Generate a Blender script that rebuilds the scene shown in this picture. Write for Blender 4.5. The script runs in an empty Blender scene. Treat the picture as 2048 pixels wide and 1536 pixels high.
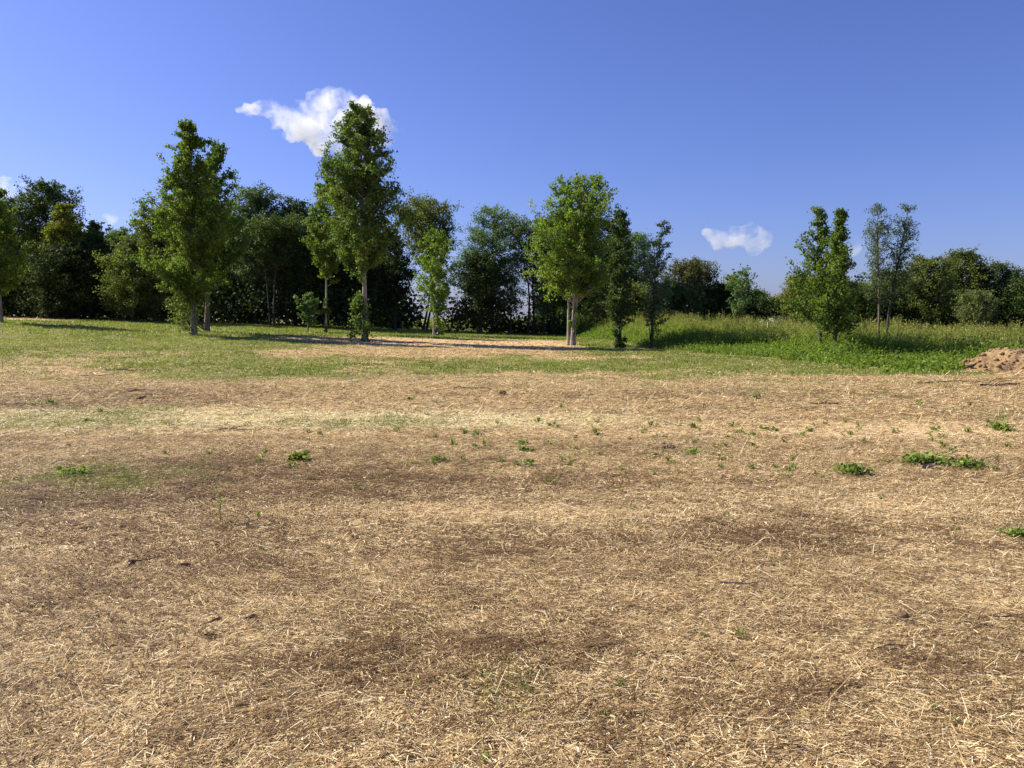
import bpy, math
import numpy as np
from mathutils import Vector

# ------------------------------------------------------------------ camera, sky, sun, exposure
scn = bpy.context.scene
F = 1518.0            # focal length in pixels of the 2048 px wide photograph
HOR = 632.0           # row of the horizon
CAMH = 1.6
PITCH = math.atan((768 - HOR) / F)
cam_d = bpy.data.cameras.new('camera')
cam_d.sensor_width = 36.0
cam_d.lens = F / 2048 * 36.0
cam_d.clip_start = 0.05
cam_d.clip_end = 20000
cam = bpy.data.objects.new('camera', cam_d)
scn.collection.objects.link(cam)
cam.location = (0, 0, CAMH)
cam.rotation_euler = (math.pi / 2 - PITCH, 0, 0)
scn.camera = cam

SUN_ELEV = math.radians(38)
SDX, SDY = 1.0, -0.38                      # the way shadows fall on the ground
SUN_AZ = math.atan2(-SDX, -SDY)            # compass angle of the sun from +Y towards +X
world = bpy.data.worlds.new('World')
scn.world = world
world.use_nodes = True
wn = world.node_tree
wn.nodes.clear()
sky = wn.nodes.new('ShaderNodeTexSky')
sky.sky_type = 'NISHITA'
sky.sun_disc = False
sky.sun_elevation = SUN_ELEV
sky.sun_rotation = SUN_AZ
sky.altitude = 0
sky.air_density = 1.0
sky.dust_density = 0.7
sky.ozone_density = 3.0
tint = wn.nodes.new('ShaderNodeMix'); tint.data_type = 'RGBA'; tint.blend_type = 'MULTIPLY'
tint.inputs['Factor'].default_value = 1.0
tint.inputs['B'].default_value = (.675, .715, 1.20, 1)
bg = wn.nodes.new('ShaderNodeBackground')
bg.inputs['Strength'].default_value = 0.068
wo = wn.nodes.new('ShaderNodeOutputWorld')
wn.links.new(sky.outputs[0], tint.inputs['A'])
wn.links.new(tint.outputs['Result'], bg.inputs['Color'])
wn.links.new(bg.outputs[0], wo.inputs['Surface'])

sl = bpy.data.lights.new('sun', 'SUN')
sl.energy = 5.0
sl.angle = math.radians(0.5)
sl.color = (1.0, 0.915, 0.74)
so = bpy.data.objects.new('sun', sl)
scn.collection.objects.link(so)
hd = Vector((SDX, SDY, 0)).normalized() * math.cos(SUN_ELEV)
so.rotation_euler = Vector((hd.x, hd.y, -math.sin(SUN_ELEV))).to_track_quat('-Z', 'Y').to_euler()
so.location = (-60, 40, 60)

scn.view_settings.view_transform = 'Standard'
scn.view_settings.look = 'None'
scn.view_settings.exposure = 0.84
scn.view_settings.gamma = 1.0
scn.cycles.max_bounces = 6
scn.cycles.diffuse_bounces = 3
scn.cycles.glossy_bounces = 2
scn.cycles.transmission_bounces = 3
scn.cycles.transparent_max_bounces = 8
scn.cycles.volume_bounces = 5
scn.cycles.use_denoising = True
scn.cycles.denoising_prefilter = 'NONE'

RNG = np.random.default_rng(11)

# ------------------------------------------------------------------ helpers
def link(o, parent=None):
    scn.collection.objects.link(o)
    if parent is not None:
        o.parent = parent
    return o

def tag(o, label=None, cat=None, group=None, kind=None):
    if label: o['label'] = label
    if cat: o['category'] = cat
    if group: o['group'] = group
    if kind: o['kind'] = kind
    return o

def empty(name, loc):
    o = bpy.data.objects.new(name, None)
    o.location = loc
    o.empty_display_size = 0.2
    return link(o)

def mesh_obj(name, verts, faces, mat=None, parent=None, attrs=None, smooth=False):
    """faces: int array (n,4) or (n,3), or a list of such arrays"""
    me = bpy.data.meshes.new(name)
    verts = np.asarray(verts, dtype=np.float32).reshape(-1, 3)
    fl = faces if isinstance(faces, list) else [faces]
    fl = [np.asarray(f, dtype=np.int32) for f in fl if len(f)]
    me.vertices.add(len(verts))
    me.vertices.foreach_set('co', verts.ravel())
    loops = np.concatenate([f.ravel() for f in fl])
    tot = np.concatenate([np.full(len(f), f.shape[1], dtype=np.int32) for f in fl])
    start = np.concatenate([[0], np.cumsum(tot)[:-1]]).astype(np.int32)
    me.loops.add(len(loops))
    me.loops.foreach_set('vertex_index', loops)
    me.polygons.add(len(tot))
    me.polygons.foreach_set('loop_start', start)
    me.polygons.foreach_set('loop_total', tot)
    if smooth:
        me.polygons.foreach_set('use_smooth', np.ones(len(tot), dtype=bool))
    me.update(calc_edges=True)
    if attrs:
        for k, a in attrs.items():
            at = me.attributes.new(k, 'FLOAT', 'POINT')
            at.data.foreach_set('value', np.asarray(a, dtype=np.float32))
    if mat: me.materials.append(mat)
    o = bpy.data.objects.new(name, me)
    return link(o, parent)

def vnoise(x, y, seed=0):
    xi = np.floor(x).astype(np.int64); yi = np.floor(y).astype(np.int64)
    xf = x - xi; yf = y - yi
    def h(a, b):
        n = (a * 374761393 + b * 668265263 + seed * 974634777) & 0xFFFFFFFF
        n = ((n ^ (n >> 13)) * 1274126177) & 0xFFFFFFFF
        return ((n ^ (n >> 16)) & 0xFFFF) / 65535.0
    u = xf * xf * (3 - 2 * xf); v = yf * yf * (3 - 2 * yf)
    return (h(xi, yi) * (1 - u) + h(xi + 1, yi) * u) * (1 - v) + (h(xi, yi + 1) * (1 - u) + h(xi + 1, yi + 1) * u) * v

def fbm(x, y, seed=0, octv=4):
    s = 0; a = 0.5; t = 0
    for i in range(octv):
        s = s + a * vnoise(x * 2 ** i, y * 2 ** i, seed + i * 17); t += a; a *= 0.55
    return s / t

def sstep(a, b, x):
    t = np.clip((x - a) / (b - a), 0, 1)
    return t * t * (3 - 2 * t)

# ------------------------------------------------------------------ terrain
def height(x, y):
    x = np.asarray(x, float); y = np.asarray(y, float)
    rise = 1.55 * sstep(9, -46, x) * sstep(12, 52, y)
    low = -0.35 * sstep(10, 30, x) * sstep(20, 40, y)
    berm = 0.12 * np.exp(-(((x - 7.5) / 5.5) ** 2 + ((y - 47) / 6) ** 2))
    drop = -7.0 * sstep(70, 190, y)
    far = -0.0022 * np.clip(y - 190, 0, 2500)
    bump = 0.022 * (fbm(x * 0.35, y * 0.35, 5) - 0.5) * sstep(0, 4, y) + 0.04 * (fbm(x * 0.09 + 7, y * 0.09, 9) - 0.5)
    tiny = 0.028 * (fbm(x * 3.1, y * 3.1, 15, 3) - 0.5)
    return rise + low + berm + drop + far + bump + tiny

def px(u, v, D):
    """point seen at (u, v) of the photograph, D metres ahead"""
    a = (u - 1024) / F; b = -(v - 768) / F
    dy = math.cos(PITCH) + b * math.sin(PITCH)
    dz = -math.sin(PITCH) + b * math.cos(PITCH)
    return a / dy * D, CAMH + dz / dy * D

def ground_at(u, v):
    """where the ray through (u, v) meets the ground"""
    D = np.geomspace(2.0, 75, 1400)
    x1, z1 = px(u, v, 1.0)
    X = x1 * D; Z = CAMH + (z1 - CAMH) * D
    hit = np.where(Z <= height(X, D))[0]
    k = hit[0] if len(hit) else len(D) - 1
    return float(X[k]), float(D[k])

# ------------------------------------------------------------------ patches on the ground (fixed places in the field)
def patch(u, v, ru, rv, w):
    x, y = ground_at(u, v)
    yn = ground_at(u, v + rv)[1]; yf = ground_at(u, v - rv)[1]
    return (x, y, ru / F * y, max(y - yn, .2), max(yf - y, .3), w)

GREEN = [patch(*p) for p in [
    (120, 690, 420, 38, 1.25), (0, 660, 420, 22, 1.0), (300, 662, 320, 18, .8), (520, 742, 260, 22, .55),
    (850, 725, 340, 20, .68), (1100, 735, 250, 14, .5), (1350, 722, 200, 24, 1.1), (1550, 732, 170, 15, 1.0),
    (1650, 742, 160, 8, .8), (560, 692, 160, 10, .6), (1180, 676, 90, 12, 1.2), (400, 716, 150, 14, .6),
    (720, 664, 500, 9, 1.0), (1000, 666, 200, 8, 1.2), (600, 664, 260, 6, .8), (20, 1000, 290, 80, .72), (330, 950, 300, 38, .52),
    (650, 900, 150, 25, .25), (1850, 925, 180, 25, .32), (750, 850, 200, 14, .3), (1000, 905, 250, 25, .22),
    (1400, 700, 120, 10, .7), (1250, 690, 90, 8, .6), (1820, 745, 180, 7, .7), (940, 690, 400, 6, .2), (950, 762, 900, 24, .28), (250, 745, 400, 20, .35), (1500, 760, 500, 10, .25), (200, 838, 500, 16, .2)]]
TAN = [patch(*p) for p in [(960, 688, 210, 7, .52), (1230, 713, 140, 6, .5), (560, 678, 90, 5, .7), (310, 668, 60, 4, .9),
    (600, 705, 80, 5, .5), (800, 712, 70, 5, .5)]]
BROWN = [patch(*p) for p in [
    (420, 965, 340, 50, .8), (850, 975, 300, 35, .65), (1480, 1075, 330, 45, .5), (1000, 1120, 330, 45, .55),
    (900, 1330, 350, 60, .6), (330, 1110, 330, 70, .6), (250, 795, 330, 20, .6), (1300, 790, 420, 8, .5),
    (1650, 838, 300, 6, .6), (600, 860, 500, 8, .3), (100, 1250, 220, 70, .45), (1500, 1400, 250, 50, .5),
    (1850, 1330, 120, 40, .3), (60, 815, 140, 6, .6), (150, 990, 330, 70, .8), (1350, 960, 300, 12, .4)]]
PALE = [patch(*p) for p in [(180, 839, 760, 20, 1.3), (1000, 842, 420, 18, .55)]]
SAND = [patch(*p) for p in [
    (1020, 1022, 380, 26, 1.0), (740, 1100, 120, 22, .6), (1800, 1010, 300, 34, .8), (1850, 860, 260, 25, .6),
    (1500, 870, 500, 22, .5), (1950, 1150, 160, 60, .5), (1100, 765, 700, 8, .5), (1150, 1180, 140, 30, .35),
    (1350, 1290, 150, 40, .35)]]

def field(pl, x, y):
    s = np.zeros_like(x)
    for (cx, cy, rx, rn, rf, w) in pl:
        d = ((x - cx) / rx) ** 2 + np.where(y < cy, (y - cy) / rn, (y - cy) / rf) ** 2
        s += w * np.exp(-d ** 1.5 * 0.9)
    return s

def masks(x, y):
    n1 = fbm(x * 0.8, y * 0.8, 21); n2 = fbm(x * 0.25, y * 0.25, 33); n3 = fbm(x * 2.2, y * 2.2, 44, 3)
    g = field(GREEN, x, y) - field(TAN, x, y)
    g = g * .93 + (n1 - .5) * 1.15 + (n2 - .5) * 1.1 + (n3 - .5) * .7
    g = np.where((y > 60) | (np.abs(x) > y * 0.8 + 6) | (y < 0), g + .5, g)
    g = np.where(y > 66, 1.0, g)
    b = field(BROWN, x, y) + (n2 - .5) * 0.5 + (n3 - .5) * 0.9 + (n1 - .5) * .5
    p = field(PALE, x, y) + (n1 - .5) * 0.3
    s = field(SAND, x, y) + (n1 - .5) * 0.5 + (n3 - .5) * .4
    return np.clip(g, 0, 1), np.clip(b, 0, 1), np.clip(p, 0, 1), np.clip(s, 0, 1)

WR = np.array([0.075, 0.09, .135, .18, .25, .31, .38, .45, .51, .60, .9])
WY = np.array([60., 55., 46., 37.5, 33., 30.5, 27., 24., 22.8, 22.5, 22.])
def weed_edge(x, y):
    """metres behind the front edge of the tall weeds (negative in front of it)"""
    r = x / np.maximum(y, 1)
    e = y - np.interp(r, WR, WY)
    e = e + (fbm(x * .5, y * .5, 61) - .5) * 2.2
    return np.where(r < 0.075, -10, e)

# ------------------------------------------------------------------ materials
def new_mat(name):
    m = bpy.data.materials.new(name); m.use_nodes = True
    nt = m.node_tree; nt.nodes.clear()
    out = nt.nodes.new('ShaderNodeOutputMaterial')
    return m, nt, out

def node(nt, t, **kw):
    n = nt.nodes.new(t)
    for k, v in kw.items(): setattr(n, k, v)
    return n

def ramp(nt, fac, stops, interp='LINEAR'):
    r = nt.nodes.new('ShaderNodeValToRGB')
    r.color_ramp.interpolation = interp
    e = r.color_ramp.elements
    while len(e) < len(stops): e.new(0.5)
    for i, (p, c) in enumerate(stops):
        e[i].position = p; e[i].color = (*c, 1) if len(c) == 3 else c
    nt.links.new(fac, r.inputs[0])
    return r.outputs[0]

def mix(nt, fac, a, b, blend='MIX'):
    m = nt.nodes.new('ShaderNodeMix'); m.data_type = 'RGBA'; m.blend_type = blend
    for s, v in (('Factor', fac), ('A', a), ('B', b)):
        if isinstance(v, (int, float)): m.inputs[s].default_value = v
        elif isinstance(v, tuple): m.inputs[s].default_value = (*v, 1)
        else: nt.links.new(v, m.inputs[s])
    return m.outputs['Result']

def math_n(nt, op, a, b=None, clamp=False):
    m = nt.nodes.new('ShaderNodeMath'); m.operation = op; m.use_clamp = clamp
    for i, v in enumerate((a, b)):
        if v is None: continue
        if isinstance(v, (int, float)): m.inputs[i].default_value = v
        else: nt.links.new(v, m.inputs[i])
    return m.outputs[0]

def attr(nt, name):
    a = nt.nodes.new('ShaderNodeAttribute'); a.attribute_name = name
    return a.outputs['Fac']

def noise(nt, vec, scale, detail=4, rough=.6, dist=0.0):
    n = nt.nodes.new('ShaderNodeTexNoise')
    n.inputs['Scale'].default_value = scale; n.inputs['Detail'].default_value = detail
    n.inputs['Roughness'].default_value = rough; n.inputs['Distortion'].default_value = dist
    nt.links.new(vec, n.inputs['Vector'])
    return n.outputs['Fac']

def leaf_mat(name, stops, trans=0.3, rough=0.5, spec=0.45):
    m, nt, out = new_mat(name)
    col = ramp(nt, attr(nt, 'tint'), stops)
    p = node(nt, 'ShaderNodeBsdfPrincipled')
    nt.links.new(col, p.inputs['Base Color'])
    p.inputs['Roughness'].default_value = rough
    p.inputs['Specular IOR Level'].default_value = spec
    t = node(nt, 'ShaderNodeBsdfTranslucent')
    tc = mix(nt, 1.0, col, (1.25, 1.35, 0.55), 'MULTIPLY')
    nt.links.new(tc, t.inputs['Color'])
    mx = node(nt, 'ShaderNodeMixShader'); mx.inputs[0].default_value = trans
    nt.links.new(p.outputs[0], mx.inputs[1]); nt.links.new(t.outputs[0], mx.inputs[2])
    nt.links.new(mx.outputs[0], out.inputs['Surface'])
    return m

def bark_mat(name, dark, light, scale=9, rough=0.9):
    m, nt, out = new_mat(name)
    tc = node(nt, 'ShaderNodeTexCoord')
    mp = node(nt, 'ShaderNodeMapping'); mp.inputs['Scale'].default_value = (1, 1, 0.25)
    nt.links.new(tc.outputs['Object'], mp.inputs['Vector'])
    n = noise(nt, mp.outputs[0], scale, 5, .65)
    col = ramp(nt, n, [(.32, dark), (.62, light)])
    p = node(nt, 'ShaderNodeBsdfPrincipled')
    nt.links.new(col, p.inputs['Base Color'])
    p.inputs['Roughness'].default_value = rough
    b = node(nt, 'ShaderNodeBump'); b.inputs['Strength'].default_value = 0.6; b.inputs['Distance'].default_value = 0.02
    nt.links.new(n, b.inputs['Height']); nt.links.new(b.outputs[0], p.inputs['Normal'])
    nt.links.new(p.outputs[0], out.inputs['Surface'])
    return m

M = {}
M['sweetgum'] = leaf_mat('sweetgum_leaf', [(0, (0.056, 0.098, 0.024)), (.5, (0.111, 0.177, 0.039)), (1, (0.233, 0.289, 0.062))], 0.38, .62, 0.22)
M['sweetgum_warm'] = leaf_mat('sweetgum_warm_leaf', [(0, (0.062, 0.101, 0.018)), (.5, (0.123, 0.193, 0.034)), (1, (0.248, 0.293, 0.059))], 0.42, .62, 0.22)
M['maple'] = leaf_mat('silver_maple_leaf', [(0, (0.074, 0.125, 0.022)), (.5, (0.156, 0.244, 0.035)), (1, (0.295, 0.384, 0.062))], 0.45, .62, 0.22)
M['oak'] = leaf_mat('oak_leaf', [(0, (0.030, 0.055, 0.018)), (.5, (0.059, 0.099, 0.026)), (1, (0.122, 0.167, 0.043))], 0.3, .62, 0.22)
M['olive'] = leaf_mat('olive_leaf', [(0, (0.062, 0.084, 0.025)), (.5, (0.120, 0.158, 0.041)), (1, (0.222, 0.245, 0.068))], 0.38, .62, 0.22)
M['yellowish'] = leaf_mat('yellow_green_leaf', [(0, (0.086, 0.103, 0.014)), (.5, (0.172, 0.197, 0.025)), (1, (0.296, 0.288, 0.049))], 0.4, .62, 0.22)
M['locust'] = leaf_mat('locust_leaf', [(0, (0.056, 0.104, 0.044)), (.5, (0.116, 0.190, 0.073)), (1, (0.223, 0.307, 0.126))], 0.42, .62, 0.22)
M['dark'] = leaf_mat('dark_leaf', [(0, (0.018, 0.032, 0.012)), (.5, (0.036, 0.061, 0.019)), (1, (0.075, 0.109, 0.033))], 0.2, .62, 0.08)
M['bluish'] = leaf_mat('bluish_leaf', [(0, (0.048, 0.084, 0.038)), (.5, (0.092, 0.140, 0.062)), (1, (0.174, 0.224, 0.104))], 0.35, .62, 0.22)
M['brownish'] = leaf_mat('brown_tipped_leaf', [(0, (0.058, 0.070, 0.025)), (.5, (0.109, 0.118, 0.043)), (1, (0.231, 0.191, 0.088))], 0.35, .62, 0.22)
M['weed'] = leaf_mat('weed_leaf', [(0, (0.066, 0.123, 0.017)), (.5, (0.175, 0.257, 0.038)), (1, (0.393, 0.426, 0.089))], 0.4, .62, 0.22)
M['seed'] = leaf_mat('seed_head', [(0, (.14, .13, .040)), (.5, (.27, .28, .080)), (1, (.44, .44, .16))], .25, .8, .1)
M['grass'] = leaf_mat('grass_blade', [(0, (0.086, 0.144, 0.023)), (.5, (0.201, 0.259, 0.048)), (1, (0.437, 0.425, 0.138))], .3, .6, .25)
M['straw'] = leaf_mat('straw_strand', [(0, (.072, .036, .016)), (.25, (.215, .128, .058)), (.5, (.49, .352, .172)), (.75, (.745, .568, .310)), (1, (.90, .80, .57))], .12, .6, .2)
M['small_weed'] = leaf_mat('small_weed_leaf', [(0, (0.083, 0.128, 0.027)), (.5, (0.173, 0.247, 0.051)), (1, (0.405, 0.450, 0.128))], .35, .6, .2)
M['bark'] = bark_mat('grey_brown_bark', (.055, .042, .030), (.20, .165, .12))
M['bark_dark'] = bark_mat('dark_bark', (.020, .016, .013), (.075, .060, .048))
M['bark_pale'] = bark_mat('pale_peeling_bark', (.15, .125, .095), (.50, .46, .38), 9)
M['bark_grey'] = bark_mat('light_grey_bark', (.10, .088, .068), (.30, .265, .21), 8)
M['debris'] = bark_mat('dry_dark_leaf', (.055, .032, .020), (.21, .125, .070), 30)
M['wood_grey'] = bark_mat('weathered_wood', (.10, .085, .07), (.30, .26, .22), 12)

def ground_material():
    m, nt, out = new_mat('field_ground')
    tc = node(nt, 'ShaderNodeTexCoord'); V = tc.outputs['Object']
    mp = node(nt, 'ShaderNodeMapping'); mp.inputs['Scale'].default_value = (0.55, 1.0, 1.0)
    nt.links.new(V, mp.inputs['Vector']); S = mp.outputs[0]
    fine = noise(nt, S, 60, 6, .75)
    mid = noise(nt, S, 9, 7, .78, .4)
    broad = noise(nt, V, 1.1, 5, .6)
    vm = node(nt, 'ShaderNodeMapping'); vm.inputs['Scale'].default_value = (5, 22, 5); vm.inputs['Rotation'].default_value = (0, 0, .25)
    nt.links.new(V, vm.inputs['Vector'])
    strands = noise(nt, vm.outputs[0], 2.6, 6, .75, .8)
    vm2 = node(nt, 'ShaderNodeMapping'); vm2.inputs['Scale'].default_value = (4, 26, 5); vm2.inputs['Rotation'].default_value = (0, 0, -.4)
    nt.links.new(V, vm2.inputs['Vector'])
    strands2 = noise(nt, vm2.outputs[0], 2.2, 6, .75, .8)
    st = math_n(nt, 'MULTIPLY', math_n(nt, 'ADD', strands, strands2), .5)
    tex = math_n(nt, 'ADD', math_n(nt, 'MULTIPLY', mid, .45), math_n(nt, 'MULTIPLY', st, .55))
    straw = ramp(nt, tex, [(.34, (.22, .135, .065)), (.43, (.54, .375, .190)), (.53, (.76, .565, .310)), (.66, (.88, .71, .43))])
    brownc = ramp(nt, tex, [(.38, (.16, .100, .050)), (.46, (.46, .315, .155)), (.54, (.66, .485, .255)), (.68, (.84, .65, .38))])
    palec = ramp(nt, tex, [(.36, (.45, .38, .17)), (.50, (.76, .68, .36)), (.62, (.90, .84, .54))])
    sandc = ramp(nt, tex, [(.34, (.46, .315, .160)), (.48, (.78, .57, .315)), (.62, (.90, .70, .44))])
    greenc = ramp(nt, mid, [(.34, (.085, .105, .022)), (.48, (.185, .19, .052)), (.57, (.33, .295, .105)), (.66, (.58, .46, .23))])
    def fac(name, amp, lo, hi):
        v = math_n(nt, 'ADD', attr(nt, name), math_n(nt, 'MULTIPLY', math_n(nt, 'SUBTRACT', mid, .5), amp))
        v = math_n(nt, 'ADD', v, math_n(nt, 'MULTIPLY', math_n(nt, 'SUBTRACT', fine, .5), amp * .5))
        r = node(nt, 'ShaderNodeMapRange', interpolation_type='SMOOTHSTEP')
        nt.links.new(v, r.inputs[0]); r.inputs[1].default_value = lo; r.inputs[2].default_value = hi
        return r.outputs[0]
    c = mix(nt, fac('sand', 1.0, .15, .75), straw, sandc)
    c = mix(nt, fac('brown', 1.2, .10, .85), c, brownc)
    c = mix(nt, fac('pale', .6, .15, .70), c, palec)
    c = mix(nt, fac('green', 1.4, .18, .80), c, greenc)
    # uneven fertility of the field
    c = mix(nt, .35, c, ramp(nt, broad, [(.35, (.74, .70, .66)), (.65, (1.2, 1.17, 1.12))]), 'MULTIPLY')
    p = node(nt, 'ShaderNodeBsdfPrincipled')
    nt.links.new(c, p.inputs['Base Color']); p.inputs['Roughness'].default_value = .95
    p.inputs['Specular IOR Level'].default_value = .15
    hgt = math_n(nt, 'ADD', math_n(nt, 'MULTIPLY', tex, .6), math_n(nt, 'MULTIPLY', fine, .4))
    b = node(nt, 'ShaderNodeBump'); b.inputs['Strength'].default_value = .9; b.inputs['Distance'].default_value = .06
    nt.links.new(hgt, b.inputs['Height']); nt.links.new(b.outputs[0], p.inputs['Normal'])
    nt.links.new(p.outputs[0], out.inputs['Surface'])
    return m
M['ground'] = ground_material()

def soil_mat(name, dark, light, scale=12):
    m, nt, out = new_mat(name)
    tc = node(nt, 'ShaderNodeTexCoord')
    n = noise(nt, tc.outputs['Object'], scale, 7, .75)
    n2 = noise(nt, tc.outputs['Object'], scale * .2, 3, .6)
    s = math_n(nt, 'ADD', math_n(nt, 'MULTIPLY', n, .7), math_n(nt, 'MULTIPLY', n2, .3))
    c = ramp(nt, s, [(.36, dark), (.6, light)])
    p = node(nt, 'ShaderNodeBsdfPrincipled'); nt.links.new(c, p.inputs['Base Color']); p.inputs['Roughness'].default_value = .95
    b = node(nt, 'ShaderNodeBump'); b.inputs['Strength'].default_value = .8; b.inputs['Distance'].default_value = .05
    nt.links.new(n, b.inputs['Height']); nt.links.new(b.outputs[0], p.inputs['Normal'])
    nt.links.new(p.outputs[0], out.inputs['Surface'])
    return m
M['dirt'] = soil_mat('heap_soil', (.12, .072, .034), (.38, .25, .12))
M['clod'] = soil_mat('clod_soil', (.17, .11, .06), (.42, .29, .16), 40)

def plain_mat(name, col, rough=.7, scale=3):
    m, nt, out = new_mat(name)
    tc = node(nt, 'ShaderNodeTexCoord')
    n = noise(nt, tc.outputs['Object'], scale, 5, .6)
    c = ramp(nt, n, [(.3, tuple(x * .8 for x in col)), (.7, col)])
    p = node(nt, 'ShaderNodeBsdfPrincipled'); nt.links.new(c, p.inputs['Base Color']); p.inputs['Roughness'].default_value = rough
    nt.links.new(p.outputs[0], out.inputs['Surface'])
    return m
M['white'] = plain_mat('white_siding', (.78, .78, .76))
M['roof'] = plain_mat('grey_shingle', (.27, .25, .24), .9, 12)
M['post'] = plain_mat('white_post_paint', (.75, .74, .68), .6, 9)
M['window'] = plain_mat('dark_window', (.03, .035, .04), .2)

# ------------------------------------------------------------------ the ground sheet
def build_ground():
    ys = np.concatenate([np.linspace(-40, 1.0, 24), 1.0 * 1.0105 ** np.arange(1, 412), np.geomspace(76, 4500, 46)])
    half = np.concatenate([np.arange(0, 5, .07), 5 + np.cumsum(.07 * 1.022 ** np.arange(1, 132)), ])
    half = np.concatenate([half, np.geomspace(half[-1] * 1.08, 4500, 26)])
    xs = np.concatenate([-half[:0:-1], half])
    X, Y = np.meshgrid(xs, ys)
    Z = height(X, Y)
    nx, ny = len(xs), len(ys)
    i = np.arange(nx * ny).reshape(ny, nx)
    f = np.stack([i[:-1, :-1], i[:-1, 1:], i[1:, 1:], i[1:, :-1]], -1).reshape(-1, 4)
    g, b, p, s = masks(X.ravel(), Y.ravel())
    w = weed_edge(X.ravel(), Y.ravel())
    g = np.maximum(g, sstep(-.3, 1.0, w))
    o = mesh_obj('ground', np.stack([X, Y, Z], -1), f, M['ground'], None, dict(green=g, brown=b, pale=p, sand=s), True)
    tag(o, kind='structure')
build_ground()

# ------------------------------------------------------------------ ribbons (straw, blades) and leaves
def unit(v):
    return v / np.maximum(np.linalg.norm(v, axis=-1, keepdims=True), 1e-9)

def ribbons(p0, p1, p2, side, w0, w1, w2):
    """three cross sections per strip -> 6 verts, 2 quads"""
    n = len(p0)
    v = np.empty((n, 6, 3), np.float32)
    for k, (p, w) in enumerate(((p0, w0), (p1, w1), (p2, w2))):
        w = np.asarray(w).reshape(-1, 1) * np.ones((n, 1))
        v[:, 2 * k] = p - side * w * .5
        v[:, 2 * k + 1] = p + side * w * .5
    b = (np.arange(n) * 6)[:, None]
    f = np.concatenate([b + np.array([0, 1, 3, 2]), b + np.array([2, 3, 5, 4])])
    return v.reshape(-1, 3), f

def leaves(c, size, width, up_bias, rng, axis=None):
    """one pointed four-cornered leaf per centre"""
    n = len(c)
    nrm = unit(rng.normal(size=(n, 3)) + np.array(up_bias))
    a = rng.normal(size=(n, 3)) if axis is None else axis + rng.normal(size=(n, 3)) * .25
    a = unit(a - nrm * np.sum(a * nrm, -1, keepdims=True))
    b = np.cross(nrm, a)
    L = size * rng.uniform(.65, 1.3, (n, 1)); W = L * width
    v = np.empty((n, 4, 3), np.float32)
    v[:, 0] = c - a * L * .5; v[:, 2] = c + a * L * .5
    mid = c - a * L * .08 - nrm * L * .12
    v[:, 1] = mid - b * W * .5; v[:, 3] = mid + b * W * .5
    f = np.arange(n * 4).reshape(n, 4)
    return v.reshape(-1, 3), f

def tubes(polys, radii, sides=7):
    V = []; Fq = []; off = 0
    for pts, rad in zip(polys, radii):
        pts = np.asarray(pts, float); n = len(pts)
        t = unit(np.gradient(pts, axis=0))
        ref = np.where(np.abs(t[:, 2:3]) > .9, np.array([[1., 0, 0]]), np.array([[0, 0, 1.]]))
        ref = np.repeat(ref[:1], n, 0)
        a = unit(np.cross(t, ref)); b = np.cross(t, a)
        ang = np.arange(sides) / sides * 2 * math.pi
        r = np.asarray(rad).reshape(-1, 1, 1)
        ring = pts[:, None] + r * (np.cos(ang)[None, :, None] * a[:, None] + np.sin(ang)[None, :, None] * b[:, None])
        V.append(ring.reshape(-1, 3))
        i = np.arange(n * sides).reshape(n, sides) + off
        j = np.roll(i, -1, 1)
        Fq.append(np.stack([i[:-1], j[:-1], j[1:], i[1:]], -1).reshape(-1, 4))
        off += n * sides
    return np.concatenate(V), np.concatenate(Fq)

# ------------------------------------------------------------------ trees
PROF = {
    'cone': ([0, .12, .35, .6, .85, 1], [.55, .95, 1.0, .68, .34, .06]),
    'spire': ([0, .1, .3, .55, .72, .87, .95, 1], [.5, .85, 1.0, .90, .72, .55, .38, .15]),
    'oval': ([0, .15, .4, .65, .85, 1], [.55, .9, 1.0, .85, .55, .2]),
    'taper': ([0, .1, .3, .5, .65, .8, 1], [.6, .9, 1.0, .88, .68, .48, .2]),
    'dome': ([0, .15, .45, .75, .92, 1], [.75, .95, 1.0, .88, .58, .15]),
    'arms': ([0, .1, .3, .48, .62, .78, 1], [1.0, 1.0, .95, .78, .62, .26, .08]),
    'egg': ([0, .15, .4, .7, .9, 1], [.35, .75, 1.0, .80, .45, .08]),
    'vase': ([0, .2, .5, .8, .95, 1], [.22, .50, .85, 1.0, .70, .25]),
    'column': ([0, .1, .4, .7, .9, 1], [.8, 1.0, .85, .95, .60, .1]),
    'wide': ([0, .2, .5, .75, .9, 1], [.85, 1.0, 1.0, .85, .60, .2]),
}

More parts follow.
